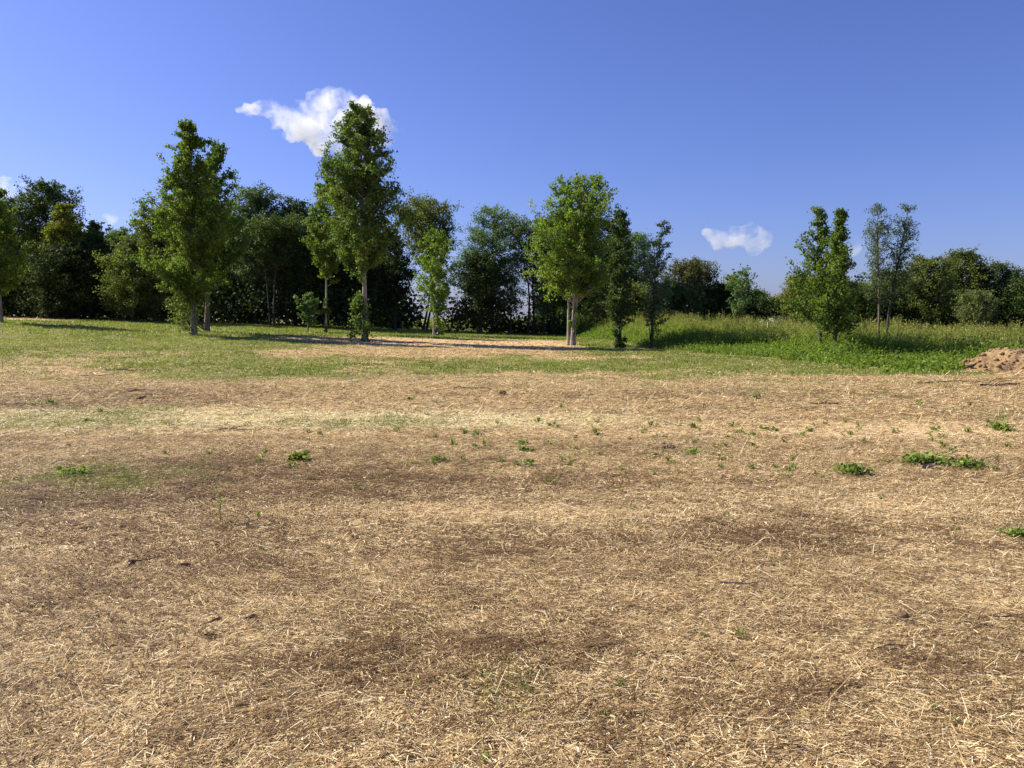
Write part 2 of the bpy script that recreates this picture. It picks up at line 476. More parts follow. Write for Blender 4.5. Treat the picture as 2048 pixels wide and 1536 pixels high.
def make_tree(label, cat, u, D, vtop, vlow, ul, ur, prof='dome', mat='oak', bark='bark', n1=60, n2=5, nl=9000,
              leaf=.16, lw=.75, rise=.7, r0=.16, stems=1, fork=0.0, seed=0, group=None, name='tree', ut=None,
              droop=0.0, spread=.9, clump=.46, extra=None, bare=0.0, lean=0.0, ruff=.22, sway=.25):
    rng = np.random.default_rng(1000 + seed)
    x0, _ = px(u, 665, D); y0 = float(D); z0 = float(height(x0, y0))
    xt, zt = px(u if ut is None else ut, vtop + 8, D)
    _, zl = px(u, vlow, D)
    xl = px(ul, 500, D)[0]; xr = px(ur, 500, D)[0]
    H = zt - z0; hl = max(zl - z0, .15); R = (xr - xl) / 2
    cxo = (xl + xr) / 2 - x0                     # crown middle relative to the foot
    txo = xt - x0
    root = empty(name, (x0, y0, z0 - .03))
    tag(root, label, cat, group)
    polys = []; rads = []
    ts = np.linspace(0, 1, 9)
    axes = []
    for s in range(stems):
        ang = 2 * math.pi * s / max(stems, 1) + rng.uniform(0, 1) + .4
        fo = fork * R * (1 if stems > 1 else 0)
        base = np.array([math.cos(ang), math.sin(ang) * .7]) * (r0 * 2.0 if stems > 1 else 0)
        tip = np.array([txo + math.cos(ang) * fo, math.sin(ang) * fo * .8])
        hh = H * (1 if s == 0 else rng.uniform(.82, .97)) * (.93 if prof in ('dome', 'wide', 'vase') else 1)
        ph = rng.uniform(0, 6.3, 2)
        wob = np.stack([np.sin(ts * 5 + ph[0]), np.sin(ts * 4 + ph[1])], -1) * sway * .35 * (ts * (1.2 - ts))[:, None]
        q = ts ** (1.35 if stems == 1 else 2.0)
        xy = base + (tip - base) * q[:, None] + wob
        xy[:, 0] += lean * np.sin(ts * math.pi) * .5
        pts = np.concatenate([xy, (ts * hh)[:, None]], 1)
        rr = r0 * (1 - ts * .93) ** .9 * (1 if stems == 1 else .72)
        rr[0] *= 1.35
        axes.append((pts, hh)); polys.append(pts); rads.append(rr)
    def axis_at(k, z):
        pts, hh = axes[k]
        return np.array([np.interp(z, pts[:, 2], pts[:, 0]), np.interp(z, pts[:, 2], pts[:, 1]), z])
    tp, wp = PROF[prof]
    cl = []; wt = []
    tw_p = []; tw_r = []
    gold = 2.39996
    for i in range(n1):
        t = ((i + rng.uniform(.1, .9)) / n1) ** (.72 if prof in ('dome', 'wide', 'vase') else .9)
        k = i % stems
        W = np.interp(t, tp, wp) * R * rng.uniform(1 - ruff * 1.6, 1 + ruff * .55)
        W = max(W, .12 * R)
        th = i * gold + rng.uniform(-.5, .5)
        zc = hl + t * (H - hl)
        z_tip = min(zc + rng.uniform(-.05, .08) * (H - hl), H * 1.0)
        cen = axis_at(k, min(z_tip, axes[k][1] * .995))
        bl = sstep(1.0, .55, t)
        cshift = cxo * bl + cen[0] * (1 - bl) if stems == 1 else (cxo * bl * .6 + cen[0] * (1 - .6 * bl))
        tip = np.array([cshift + math.cos(th) * W, cen[1] * .8 + math.sin(th) * W * .9, z_tip])
        za = max(z_tip - rise * W * rng.uniform(.8, 1.2), hl * rng.uniform(.72, .97))
        za = min(za, axes[k][1] * .97)
        st = axis_at(k, za)
        midp = (st + tip) / 2 + np.array([0, 0, (.12 - droop * .1) * W * np.sign(rise)])
        endp = tip + np.array([0, 0, -droop * W * .25])
        ss = np.linspace(0, 1, 6)[:, None]
        bz = (1 - ss) ** 2 * st + 2 * ss * (1 - ss) * midp + ss ** 2 * endp
        rb = np.interp(za, axes[k][0][:, 2], rads[k]) * .45
        rb = min(max(rb, .010), .010 + .012 * W)
        polys.append(bz); rads.append(np.linspace(rb, .006, 6))
        bd = unit((tip - st)[None])[0]
        m2 = max(2, int(n2 * (.6 + .6 * W / R)))
        for j in range(m2):
            s = rng.uniform(.15, 1.0) ** .8
            b0 = (1 - s) ** 2 * st + 2 * s * (1 - s) * midp + s * s * endp
            ln = .30 * W * spread * rng.uniform(.3, 1.0) ** 1.5 * 1.7 + .10
            dv = unit((bd * .55 + rng.normal(size=3) * .7 + np.array([0, 0, .25 - droop * .6]))[None])[0]
            b1 = b0 + dv * ln
            if rng.uniform() < bare: continue
            cl.append(np.concatenate([b0, b1])); wt.append(ln + .15)
            if j % 2 == 0:
                tw_p.append(np.array([b0, (b0 + b1) / 2, b1])); tw_r.append(np.array([.010, .007, .004]))
    # the leader keeps leaves too
    for k in range(stems):
        for z in np.linspace(hl * 1.05, axes[k][1], 14):
            a = axis_at(k, z)
            tf_ = 1.15 - z / H
            cl.append(np.concatenate([a, a + rng.normal(size=3) * .12 * R * tf_ + np.array([0, 0, .12])])); wt.append(((.12 if prof in ('dome', 'wide') else .25) * R + .1) * max(tf_, .12))
    cl = np.array(cl); wt = np.array(wt)
    pick = rng.choice(len(cl), nl, p=wt / wt.sum())
    s = rng.uniform(0, 1.08, (nl, 1))
    c = cl[pick, :3] * (1 - s) + cl[pick, 3:] * s
    sg = clump * (.10 + .16 * wt[pick][:, None])
    c = c + rng.normal(size=(nl, 3)) * sg * np.array([1, 1, .8])
    c = c[c[:, 2] > .05]
    pk = pick[:0]
    n = len(c)
    axis = None
    out_d = unit(c - np.array([cxo, 0, (hl + H) * .45]))
    if droop > .4:
        axis = out_d + np.array([0, 0, -.5])
    v, f = leaves(c, leaf, lw, (0, 0, .7), rng, axis)
    cn = fbm(c[:, 0] * 1.3 + c[:, 1] + seed, c[:, 2] * 1.3, seed, 3)
    tn = np.clip(.5 + (cn - .5) * .9 + rng.normal(size=n) * .21, 0, 1)
    crown = mesh_obj('crown', v, f, M[mat], root, dict(tint=np.repeat(tn, 4)))
    tv, tf = tubes(polys, rads)
    if tw_p:
        v2, f2 = tubes(tw_p, tw_r, 3)
        tf = [tf, f2 + len(tv)]; tv = np.concatenate([tv, v2])
    trunk = mesh_obj('trunk', tv, tf, M[bark], root, None, True)
    if extra:
        for e in extra:
            foliage_part(root, e, x0, y0, z0, D, seed)
    return root

def foliage_part(root, e, x0, y0, z0, D, seed):
    """a loose mass of leaves at the foot of a tree or climbing its trunk: (part name, ul, ur, vtop, vbottom, count, leaf, material)"""
    nm, ul, ur, vt, vb, cnt, lf, mt = e
    rng = np.random.default_rng(seed * 7 + 3)
    xa = px(ul, 600, D)[0] - x0; xb = px(ur, 600, D)[0] - x0
    za = px(0, vt, D)[1] - z0; zb = max(px(0, vb, D)[1] - z0, .05)
    ng = max(12, cnt // 45)
    gc = np.stack([rng.uniform(-1, 1, ng), rng.uniform(-1, 1, ng), rng.uniform(0, 1, ng)], -1)
    w = np.interp(gc[:, 2], [0, .25, .6, 1], [.85, 1, .7, .25])
    gc = np.stack([(xa + xb) / 2 + gc[:, 0] * w * (xb - xa) / 2 * .85, gc[:, 1] * w * (xb - xa) / 2 * .85, zb + gc[:, 2] * (za - zb)], -1)
    pk = rng.integers(0, ng, cnt)
    c = gc[pk] + rng.normal(size=(cnt, 3)) * (xb - xa) * .09
    c = c[c[:, 2] > .02]
    v, f = leaves(c, lf, .75, (0, 0, .6), rng)
    tn = np.clip(.5 + rng.normal(size=len(c)) * .2, 0, 1)
    mesh_obj(nm, v, f, M[mt], root, dict(tint=np.repeat(tn, 4)))
    st = [np.array([[0, 0, .0], g * np.array([.5, .5, .6]), g]) for g in gc[:14]]
    tv, tf = tubes(st, [np.array([.02, .012, .005])] * len(st), 4)
    mesh_obj('stem', tv, tf, M['bark_dark'], root, None, True)

# --- single trees standing on the mown field -------------------------------------------------
TG = 'single trees standing in the mown field'
make_tree('tall straight sweetgum with a bare grey trunk, its tip against the white cloud', 'tree', 730, 40, 208, 535, 642, 802, 'spire', 'sweetgum', 'bark_grey',
          150, 8, 50000, .118, .8, .85, .15, seed=1, group=TG, name='sweetgum_tree', ut=722, ruff=.4,
          extra=[('low_foliage', 690, 745, 590, 690, 1100, .15, 'sweetgum')])
make_tree('tall bushy sweetgum left of a darker twin, yellowish leaves low on its left side', 'tree', 388, 41, 243, 590, 300, 458, 'taper', 'sweetgum_warm', 'bark_grey',
          150, 8, 48000, .118, .8, .85, .14, seed=2, group=TG, name='sweetgum_tree', ut=377, ruff=.42,
          extra=[('low_foliage', 330, 415, 575, 655, 1700, .12, 'olive')])
make_tree('darker sweetgum close behind and right of the taller bushy one, shorter rounded tip', 'tree', 414, 45, 282, 560, 352, 484, 'taper', 'sweetgum', 'bark',
          120, 7, 36000, .118, .8, .8, .14, seed=3, group=TG, name='sweetgum_tree', ut=434, ruff=.4,
          extra=[('low_foliage', 350, 385, 600, 668, 500, .15, 'sweetgum')])
make_tree('slender tree with a thin pale bare trunk left of the tallest sweetgum', 'tree', 652, 50, 352, 555, 616, 700, 'egg', 'sweetgum_warm', 'bark_pale',
          84, 6, 19000, .118, .8, .9, .075, seed=4, group=TG, name='sweetgum_tree', ut=655,
          extra=[('low_foliage', 644, 662, 598, 668, 420, .14, 'olive')])
make_tree('smallest round-headed young tree on a thin stem in front of the dark wood', 'tree', 616, 50, 580, 640, 593, 636, 'egg', 'locust', 'bark',
          26, 4, 2600, .14, .8, .7, .055, seed=5, group=TG, name='young_tree')
make_tree('slim light green tree with leafy lower stem in front of the gap of sky', 'tree', 872, 52, 452, 622, 826, 918, 'egg', 'maple', 'bark_pale',
          60, 6, 10000, .12, .8, 1.1, .09, stems=2, fork=.25, seed=6, group=TG, name='young_tree',
          extra=[('low_foliage', 857, 890, 610, 668, 600, .13, 'maple')])
make_tree('bright green maple on three white trunks at the left end of the weeds', 'tree', 1143, 40, 343, 580, 1068, 1234, 'oval', 'maple', 'bark_pale',
          170, 8, 36000, .112, .8, 1.15, .095, stems=3, fork=.42, seed=7, group=TG, name='silver_maple', ut=1165, ruff=.42,
          extra=[('low_foliage', 1138, 1160, 585, 668, 380, .11, 'maple')])
make_tree('dark narrow vine-covered tree with a dead twiggy top beside the bright maple', 'tree', 1240, 37, 412, 640, 1217, 1266, 'column', 'oak', 'bark_dark',
          90, 5, 8500, .11, .8, .8, .09, seed=8, group=TG, name='vine_covered_tree', bare=.05,
          extra=[('low_foliage', 1228, 1253, 560, 699, 3200, .10, 'oak')])
make_tree('thin dark open tree with forked crown just left of the brown-tipped tree', 'tree', 1302, 36.5, 436, 640, 1284, 1356, 'oval', 'bluish', 'bark_dark',
          46, 5, 3300, .105, .7, 1.2, .07, seed=9, group=TG, name='young_tree', ut=1326, sway=.5, ruff=.4,
          extra=[('low_foliage', 1286, 1326, 620, 699, 420, .09, 'oak')])
make_tree('mid green sweetgum with long low side branches standing in the tall weeds', 'tree', 1642, 30, 410, 636, 1580, 1700, 'arms', 'sweetgum', 'bark_dark',
          60, 9, 11000, .09, .8, 1.25, .09, seed=10, group=TG, name='sweetgum_tree', ut=1638, ruff=.6)
make_tree('lighter twin sweetgum leafy to the ground, right of the one with long low branches', 'tree', 1671, 28.5, 416, 655, 1626, 1716, 'arms', 'sweetgum_warm', 'bark_dark',
          64, 9, 12000, .088, .8, 1.3, .08, seed=12, group=TG, name='sweetgum_tree', ut=1682, ruff=.55)
make_tree('thin wispy tree with grey-green leaves, left of a pair rising above the right-hand hedge', 'tree', 1757, 31, 400, 596, 1728, 1788, 'column', 'bluish', 'bark',
          64, 5, 4600, .074, .6, 1.3, .06, seed=13, group=TG, name='young_tree', ut=1757, ruff=.4)
make_tree('thin wispy leaning tree, right of a pair rising above the right-hand hedge', 'tree', 1771, 31, 404, 590, 1778, 1842, 'column', 'bluish', 'bark_dark',
          60, 5, 4200, .074, .6, 1.4, .065, seed=14, group=TG, name='young_tree', ut=1817, ruff=.4)
make_tree('pale feathery sapling on two thin stems in the weeds under the single cloud', 'tree', 1478, 44, 520, 625, 1455, 1515, 'egg', 'locust', 'bark_dark',
          26, 4, 1500, .16, .5, 1.1, .04, stems=2, fork=.3, seed=15, group=TG, name='young_tree', ut=1490, ruff=.4)
make_tree('green maple cut by the left edge of the picture, its low boughs near the grass', 'tree', 2, 46, 372, 590, -70, 56, 'egg', 'sweetgum_warm', 'bark_grey',
          90, 6, 23000, .118, .8, .7, .14, seed=16, group=TG, name='sweetgum_tree', ut=-6)

# --- the tree line behind the field ---------------------------------------------------------
BG = 'trees of the wood edge behind the field'
B = 0
def back(label, u, D, vt, vl, ul, ur, prof, mat, nl, leaf=.22, bark='bark_dark', **kw):
    global B
    B += 1
    leaf = leaf * .72; nl = int(nl * 2.3)
    a = dict(n1=120, n2=7, lw=.75, rise=.55, r0=.14, seed=40 + B, group=BG, name='woodland_tree', spread=1.0, clump=.6)
    a.update(kw)
    make_tree(label, 'tree', u, D, vt, vl, ul, ur, prof, mat, bark, a.pop('n1'), a.pop('n2'), nl, leaf, a.pop('lw'), a.pop('rise'), a.pop('r0'), **a)

back('big dark domed tree, tallest at the left end of the wood', 92, 64, 358, 600, 18, 168, 'dome', 'oak', 16000, n1=150)
back('dark green tree standing half behind the maple at the left picture edge', -20, 62, 392, 600, -110, 50, 'dome', 'bluish', 11000)
back('tree with a yellow-green top in front of the big dark dome', 128, 60, 402, 590, 88, 172, 'egg', 'yellowish', 8000, .2)
back('dark tree with a low leafy skirt below the yellow-green top', 130, 58, 480, 640, 60, 205, 'wide', 'dark', 9000)
back('narrow dark tree right of the big domed one, beside the small wisp of cloud', 188, 60, 436, 620, 158, 222, 'egg', 'oak', 7000, .2)
back('pale feathery tree in the dip left of the bushy sweetgum', 243, 61, 448, 600, 205, 290, 'dome', 'locust', 8000, .22, droop=.5, lw=.4)
back('olive tree with low light sprays left of the bushy sweetgum', 268, 56, 470, 628, 205, 335, 'wide', 'olive', 9000, .19, droop=.3)
back('round tree whose leafy shoulder rises at the left of the bushy sweetgum', 312, 60, 408, 610, 262, 372, 'dome', 'olive', 10000, .2)
back('dark tree standing behind the pair of sweetgums', 420, 66, 420, 610, 350, 500, 'dome', 'oak', 11000)
back('tall dark tree with grey-green domed head right of the sweetgum pair', 512, 62, 368, 570, 450, 572, 'dome', 'bluish', 14000, .2, n1=140)
back('dark tree with branching grey limbs showing below its head', 545, 59, 425, 530, 488, 610, 'vase', 'oak', 9000, .2, stems=3, fork=.6, r0=.1)
back('dark round-topped tree midway between the two tall sweetgum groups', 592, 63, 392, 600, 545, 655, 'dome', 'oak', 12000, .2)
back('dark tree directly behind the slender pale-trunked one', 655, 64, 430, 610, 600, 715, 'dome', 'dark', 10000)
back('dark tree behind the bare trunk of the tallest sweetgum', 735, 66, 440, 600, 680, 800, 'wide', 'dark', 10000)
back('broken thin-leaved dark tree at the left rim of the sky gap', 790, 62, 470, 610, 745, 832, 'egg', 'dark', 5200, .2, ruff=.5)
back('broad olive tree with a bristly top right of the tallest sweetgum', 850, 66, 388, 560, 795, 918, 'vase', 'olive', 10500, .2, stems=2, fork=.3, lean=1.5)
back('airy feathery tree with arching sprays at its top, middle of the wood', 985, 62, 402, 600, 922, 1052, 'dome', 'locust', 9500, .24, droop=.7, lw=.38, n1=140)
back('dark tree under the feathery one, leafy down to the ground', 960, 60, 500, 640, 905, 1020, 'wide', 'dark', 7000, .2)
back('thin see-through tree on a black forked trunk with sky behind it', 1062, 61, 424, 570, 1020, 1100, 'vase', 'bluish', 5200, .17, stems=2, fork=.7, ruff=.4, r0=.15, sway=1.6)
back('small black-stemmed tree right of the forked trunk, with sky around its foot', 1088, 60, 560, 625, 1058, 1112, 'egg', 'bluish', 1100, .17, r0=.09, n1=30, ruff=.4)
back('small black-stemmed tree left of the forked trunk, with sky around its foot', 1022, 60, 545, 625, 992, 1050, 'egg', 'bluish', 1200, .17, r0=.09, n1=30, ruff=.4)
back('dark tree behind the left side of the bright maple', 1108, 62, 420, 620, 1068, 1150, 'dome', 'oak', 8500, .2)
back('dark tree behind the right side of the bright maple', 1195, 63, 425, 610, 1140, 1255, 'dome', 'dark', 9500, .2, stems=2, fork=.5)
back('pale feathery tree between the vine-covered trunk and the thin forked tree', 1272, 60, 455, 600, 1225, 1322, 'dome', 'locust', 6200, .22, droop=.6, lw=.4)
back('low dark leafy tree at the foot of the pale feathery one', 1250, 58, 560, 640, 1190, 1310, 'wide', 'olive', 5200, .2)
back('broad tree with a brownish seeding top right of the thin forked tree', 1385, 64, 512, 610, 1330, 1432, 'dome', 'brownish', 7600, .19, stems=2, fork=.4)
back('dark drooping half of the hedge below the brownish top', 1345, 60, 560, 640, 1300, 1402, 'wide', 'oak', 5200, .2)
back('dark rounded evergreen right of the brownish-topped tree', 1437, 63, 560, 640, 1402, 1475, 'wide', 'dark', 6200, .19)
back('small green tree behind the pale feathery sapling', 1468, 66, 545, 640, 1438, 1512, 'egg', 'olive', 4200, .19)
back('low round tree right of the feathery sapling', 1514, 66, 572, 635, 1492, 1536, 'dome', 'olive', 3800, .19)
back('low arching tree hanging over the white building', 1552, 64, 590, 628, 1520, 1620, 'dome', 'oak', 4200, .18, lean=-2.0, r0=.2)
back('round tree with a bright yellow-green side left of the sweetgum in the weeds', 1602, 62, 545, 636, 1566, 1650, 'dome', 'yellowish', 5600, .18)
back('dark tree behind the twin sweetgums in the weeds', 1665, 64, 548, 640, 1600, 1725, 'wide', 'oak', 8000, .2)
back('low hedge tree between the twin sweetgums and the wispy pair', 1722, 62, 560, 640, 1680, 1775, 'wide', 'olive', 6500, .19)
back('hedge tree right behind the wispy pair, dark green', 1780, 63, 535, 640, 1735, 1835, 'dome', 'oak', 7500, .19)
back('rounded olive tree right of the wispy pair', 1850, 61, 506, 640, 1800, 1902, 'dome', 'olive', 9000, .19)
back('tallest tree of the right-hand hedge, spiky at its top', 1925, 64, 494, 640, 1868, 1975, 'dome', 'olive', 10500, .2, n1=140)
back('pale-stemmed shrubby tree low in front of the tallest hedge tree', 1955, 57, 572, 640, 1920, 1992, 'oval', 'olive', 2600, .17, bark='bark_pale', stems=3, fork=.5, r0=.08)
back('grey-green rounded tree near the right end of the hedge', 2000, 63, 520, 640, 1960, 2062, 'dome', 'bluish', 9000, .19)
back('dark tree cut by the right edge of the picture', 2070, 61, 540, 640, 2015, 2150, 'wide', 'oak', 8000, .19, r0=.2)

# --- foliage masses nobody could count ------------------------------------------------------
def leaf_mass(name, boxes, n, leaf, mat, seed):
    """boxes: (ul, ur, D0, D1, vtop, weight); leaf clumps in uneven heaps standing on the ground"""
    rng = np.random.default_rng(seed)
    C = []
    tot = sum((b[1] - b[0]) * b[5] for b in boxes)
    for (ul, ur, D0, D1, vt, w) in boxes:
        k = int(n * (ur - ul) * w / tot)
        ng = max(8, k // 60)
        D = rng.uniform(D0, D1, ng)
        uu = rng.uniform(ul, ur, ng)
        x = (uu - 1024) / F * D
        z0 = height(x, D)
        zt = CAMH + (HOR - vt) / F * D
        top = (zt - z0) * (0.78 + .32 * fbm(x * .35, D * .2, seed)) 
        zz = z0 + top * rng.uniform(0, 1, ng) ** .8
        g = np.stack([x, D, zz], -1)
        pk = rng.integers(0, ng, k)
        C.append(g[pk] + rng.normal(size=(k, 3)) * np.array([.75, .75, .6]))
    c = np.concatenate(C)
    c = c[c[:, 2] > height(c[:, 0], c[:, 1])]
    v, f = leaves(c, leaf, .8, (0, 0, .5), rng)
    tn = np.clip(.5 + rng.normal(size=len(c)) * .2, 0, 1)
    o = mesh_obj(name, v, f, M[mat], None, dict(tint=np.repeat(tn, 4)))
    return tag(o, kind='stuff')

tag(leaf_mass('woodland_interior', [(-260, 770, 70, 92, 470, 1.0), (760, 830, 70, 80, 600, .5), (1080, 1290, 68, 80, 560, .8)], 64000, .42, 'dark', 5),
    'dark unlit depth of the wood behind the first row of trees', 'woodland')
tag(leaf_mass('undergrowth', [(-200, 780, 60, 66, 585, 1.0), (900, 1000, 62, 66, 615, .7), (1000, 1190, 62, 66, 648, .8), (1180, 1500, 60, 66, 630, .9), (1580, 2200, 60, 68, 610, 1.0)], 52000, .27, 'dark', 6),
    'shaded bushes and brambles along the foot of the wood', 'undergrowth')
tag(leaf_mass('distant_hedges', [(600, 1300, 150, 200, 640, 1.0), (940, 1120, 140, 190, 636, 2.5), (1300, 2300, 150, 200, 642, .6), (700, 1150, 100, 130, 652, .7)], 26000, .55, 'olive', 7),
    'far sunlit hedges and fields seen low through the gaps', 'distant hedge')

# ------------------------------------------------------------------ tall weeds on the right
def tall_weeds():
    rng = np.random.default_rng(77)
    N = 420000
    y = 21 + (66 - 21) * rng.uniform(0, 1, N) ** 1.25
    x = y * rng.uniform(.07, .95, N)
    e = weed_edge(x, y)
    keep = (e > 0) | ((e > -1.6) & (rng.uniform(0, 1, N) < .10 * np.exp(e)))
    keep &= rng.uniform(0, 1, N) < np.where(e < 6, 1.0, .55)
    # the heap keeps clear
    keep &= ~((x > 12.6) & (y < 24.4) & (y < 22.0 + (x - 12.6) * .9))
    x, y, e = x[keep], y[keep], e[keep]
    n = len(x)
    z = height(x, y)
    hh = (.22 + .80 * sstep(0, 7.5, e)) * (.72 + .5 * fbm(x * .9, y * .9, 71)) * rng.uniform(.42, 1.25, n)
    hh *= 1 - .22 * sstep(9, 24, x) + .10 * sstep(12, 8, x)
    hh *= .8 + .45 * sstep(.42, .6, fbm(x * .28, y * .28, 75))
    # grasses: most behind, fewer at the leafy front rim
    isg = rng.uniform(0, 1, n) < (.30 + .5 * sstep(1, 7, e))
    gi = np.where(isg)[0]
    gx, gy, gz, gh = x[gi], y[gi], z[gi], hh[gi]
    m = len(gi)
    lean = rng.normal(size=(m, 2)) * .28 + np.array([.08, -.02])
    p0 = np.stack([gx, gy, gz], -1)
    p1 = p0 + np.stack([lean[:, 0] * gh * .35, lean[:, 1] * gh * .35, gh * .62], -1)
    bend = rng.uniform(.45, 1.0, m)
    p2 = p0 + np.stack([lean[:, 0] * gh * 1.5, lean[:, 1] * gh * 1.5, gh * bend], -1)
    an = rng.uniform(0, 6.28, m)
    side = np.stack([np.cos(an), np.sin(an), np.zeros(m)], -1)
    w = rng.uniform(.016, .036, m)
    v, f = ribbons(p0, p1, p2, side, w * .8, w, w * .12)
    t = np.clip(.42 + .5 * (fbm(gx * .6, gy * .6, 72) - .5) + rng.normal(size=m) * .17 + .12 * sstep(4, 14, e[gi]), 0, 1)
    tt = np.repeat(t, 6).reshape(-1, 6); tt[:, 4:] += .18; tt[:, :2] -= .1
    # broad leaved weeds
    bi = np.where(~isg)[0]
    k = 2
    rep = np.repeat(bi, k)
    bc = np.stack([x[rep], y[rep], z[rep]], -1) + rng.normal(size=(len(rep), 3)) * np.array([.09, .09, .02])
    bc[:, 2] += hh[rep] * rng.uniform(.15, .92, len(rep))
    v2, f2 = leaves(bc, .10, .55, (0, 0, 1.2), rng)
    t2 = np.clip(.36 + .45 * (fbm(x[rep] * .6, y[rep] * .6, 73) - .5) + rng.normal(size=len(rep)) * .15, 0, 1)
    V = np.concatenate([v, v2]); T = np.concatenate([np.clip(tt, 0, 1).ravel(), np.repeat(t2, 4)])
    o = mesh_obj('tall_weeds', V, [f, f2 + len(v)], M['weed'], None, dict(tint=T))
    tag(o, 'tall green weeds and grasses covering the right side behind the mown strip', 'weeds', kind='stuff')
    # seed heads
    sel = gi[(rng.uniform(0, 1, m) < .30 * sstep(4, 9, e[gi]))]
    hx, hy, hz, h2 = x[sel], y[sel], z[sel], hh[sel]
    kk = 7
    rep = np.repeat(np.arange(len(sel)), kk)
    c = np.stack([hx, hy, hz + np.maximum(h2, .5) * 1.0 + .08], -1)[rep] + rng.normal(size=(len(rep), 3)) * np.array([.03, .03, .10])
    v3, f3 = leaves(c, .075, .35, (0, 0, .1), rng, np.array([[.1, 0, 1.0]]))
    s0 = np.stack([hx, hy, hz], -1); s2 = s0 + np.stack([hx * 0, hy * 0, np.maximum(h2, .5) * 1.1 + .08], -1)
    v4, f4 = ribbons(s0, (s0 + s2) / 2, s2, np.tile([1., .3, 0], (len(sel), 1)), .010, .008, .006)
    T = np.concatenate([np.repeat(np.clip(.5 + rng.normal(size=len(rep)) * .22, 0, 1), 4), np.full(len(v4), .55)])
    o = mesh_obj('seed_heads', np.concatenate([v3, v4]), [f3, f4 + len(v3)], M['seed'], None, dict(tint=T))
    tag(o, 'yellowish seed heads standing above the tall weeds', 'seed heads', kind='stuff')
tall_weeds()

# ------------------------------------------------------------------ short grass
def short_grass():
    rng = np.random.default_rng(91)
    X = []; Y = []; Hh = []; Wd = []
    for (a, b, N, h, w) in ((2.4, 9, 90000, .05, .0045), (9, 20, 130000, .05, .009), (20, 38, 260000, .06, .018), (38, 68, 260000, .10, .032)):
        y = np.sqrt(rng.uniform(a * a, b * b, N)); x = y * rng.uniform(-.78, .78, N)
        g, br, p, s = masks(x, y)
        e = weed_edge(x, y)
        den = sstep(.25, .95, g) * (.25 + .75 * sstep(.42, .62, fbm(x * 1.7, y * 1.7, 55)))
        k = (rng.uniform(0, 1, N) < den) & (e < .6)
        X.append(x[k]); Y.append(y[k]); Hh.append(h * rng.uniform(.5, 1.4, k.sum())); Wd.append(w * rng.uniform(.6, 1.2, k.sum()))
    x = np.concatenate(X); y = np.concatenate(Y); hh = np.concatenate(Hh); w = np.concatenate(Wd)
    n = len(x)
    z = height(x, y) - .005
    lean = rng.normal(size=(n, 2)) * .5
    p0 = np.stack([x, y, z], -1)
    p1 = p0 + np.stack([lean[:, 0] * hh * .4, lean[:, 1] * hh * .4, hh * .6], -1)
    p2 = p0 + np.stack([lean[:, 0] * hh * 1.3, lean[:, 1] * hh * 1.3, hh], -1)
    an = rng.uniform(0, 6.28, n)
    side = np.stack([np.cos(an), np.sin(an), np.zeros(n)], -1)
    v, f = ribbons(p0, p1, p2, side, w, w, w * .2)
    t = np.clip(.45 + .7 * (fbm(x * .5, y * .5, 56) - .5) + rng.normal(size=n) * .16 + .10 * sstep(-2, -20, x) - .08 * sstep(5, 10, x), 0, 1)
    o = mesh_obj('short_grass', v, f, M['grass'], None, dict(tint=np.repeat(t, 6)))
    tag(o, 'short green grass growing in patches through the straw', 'grass', kind='stuff')
short_grass()

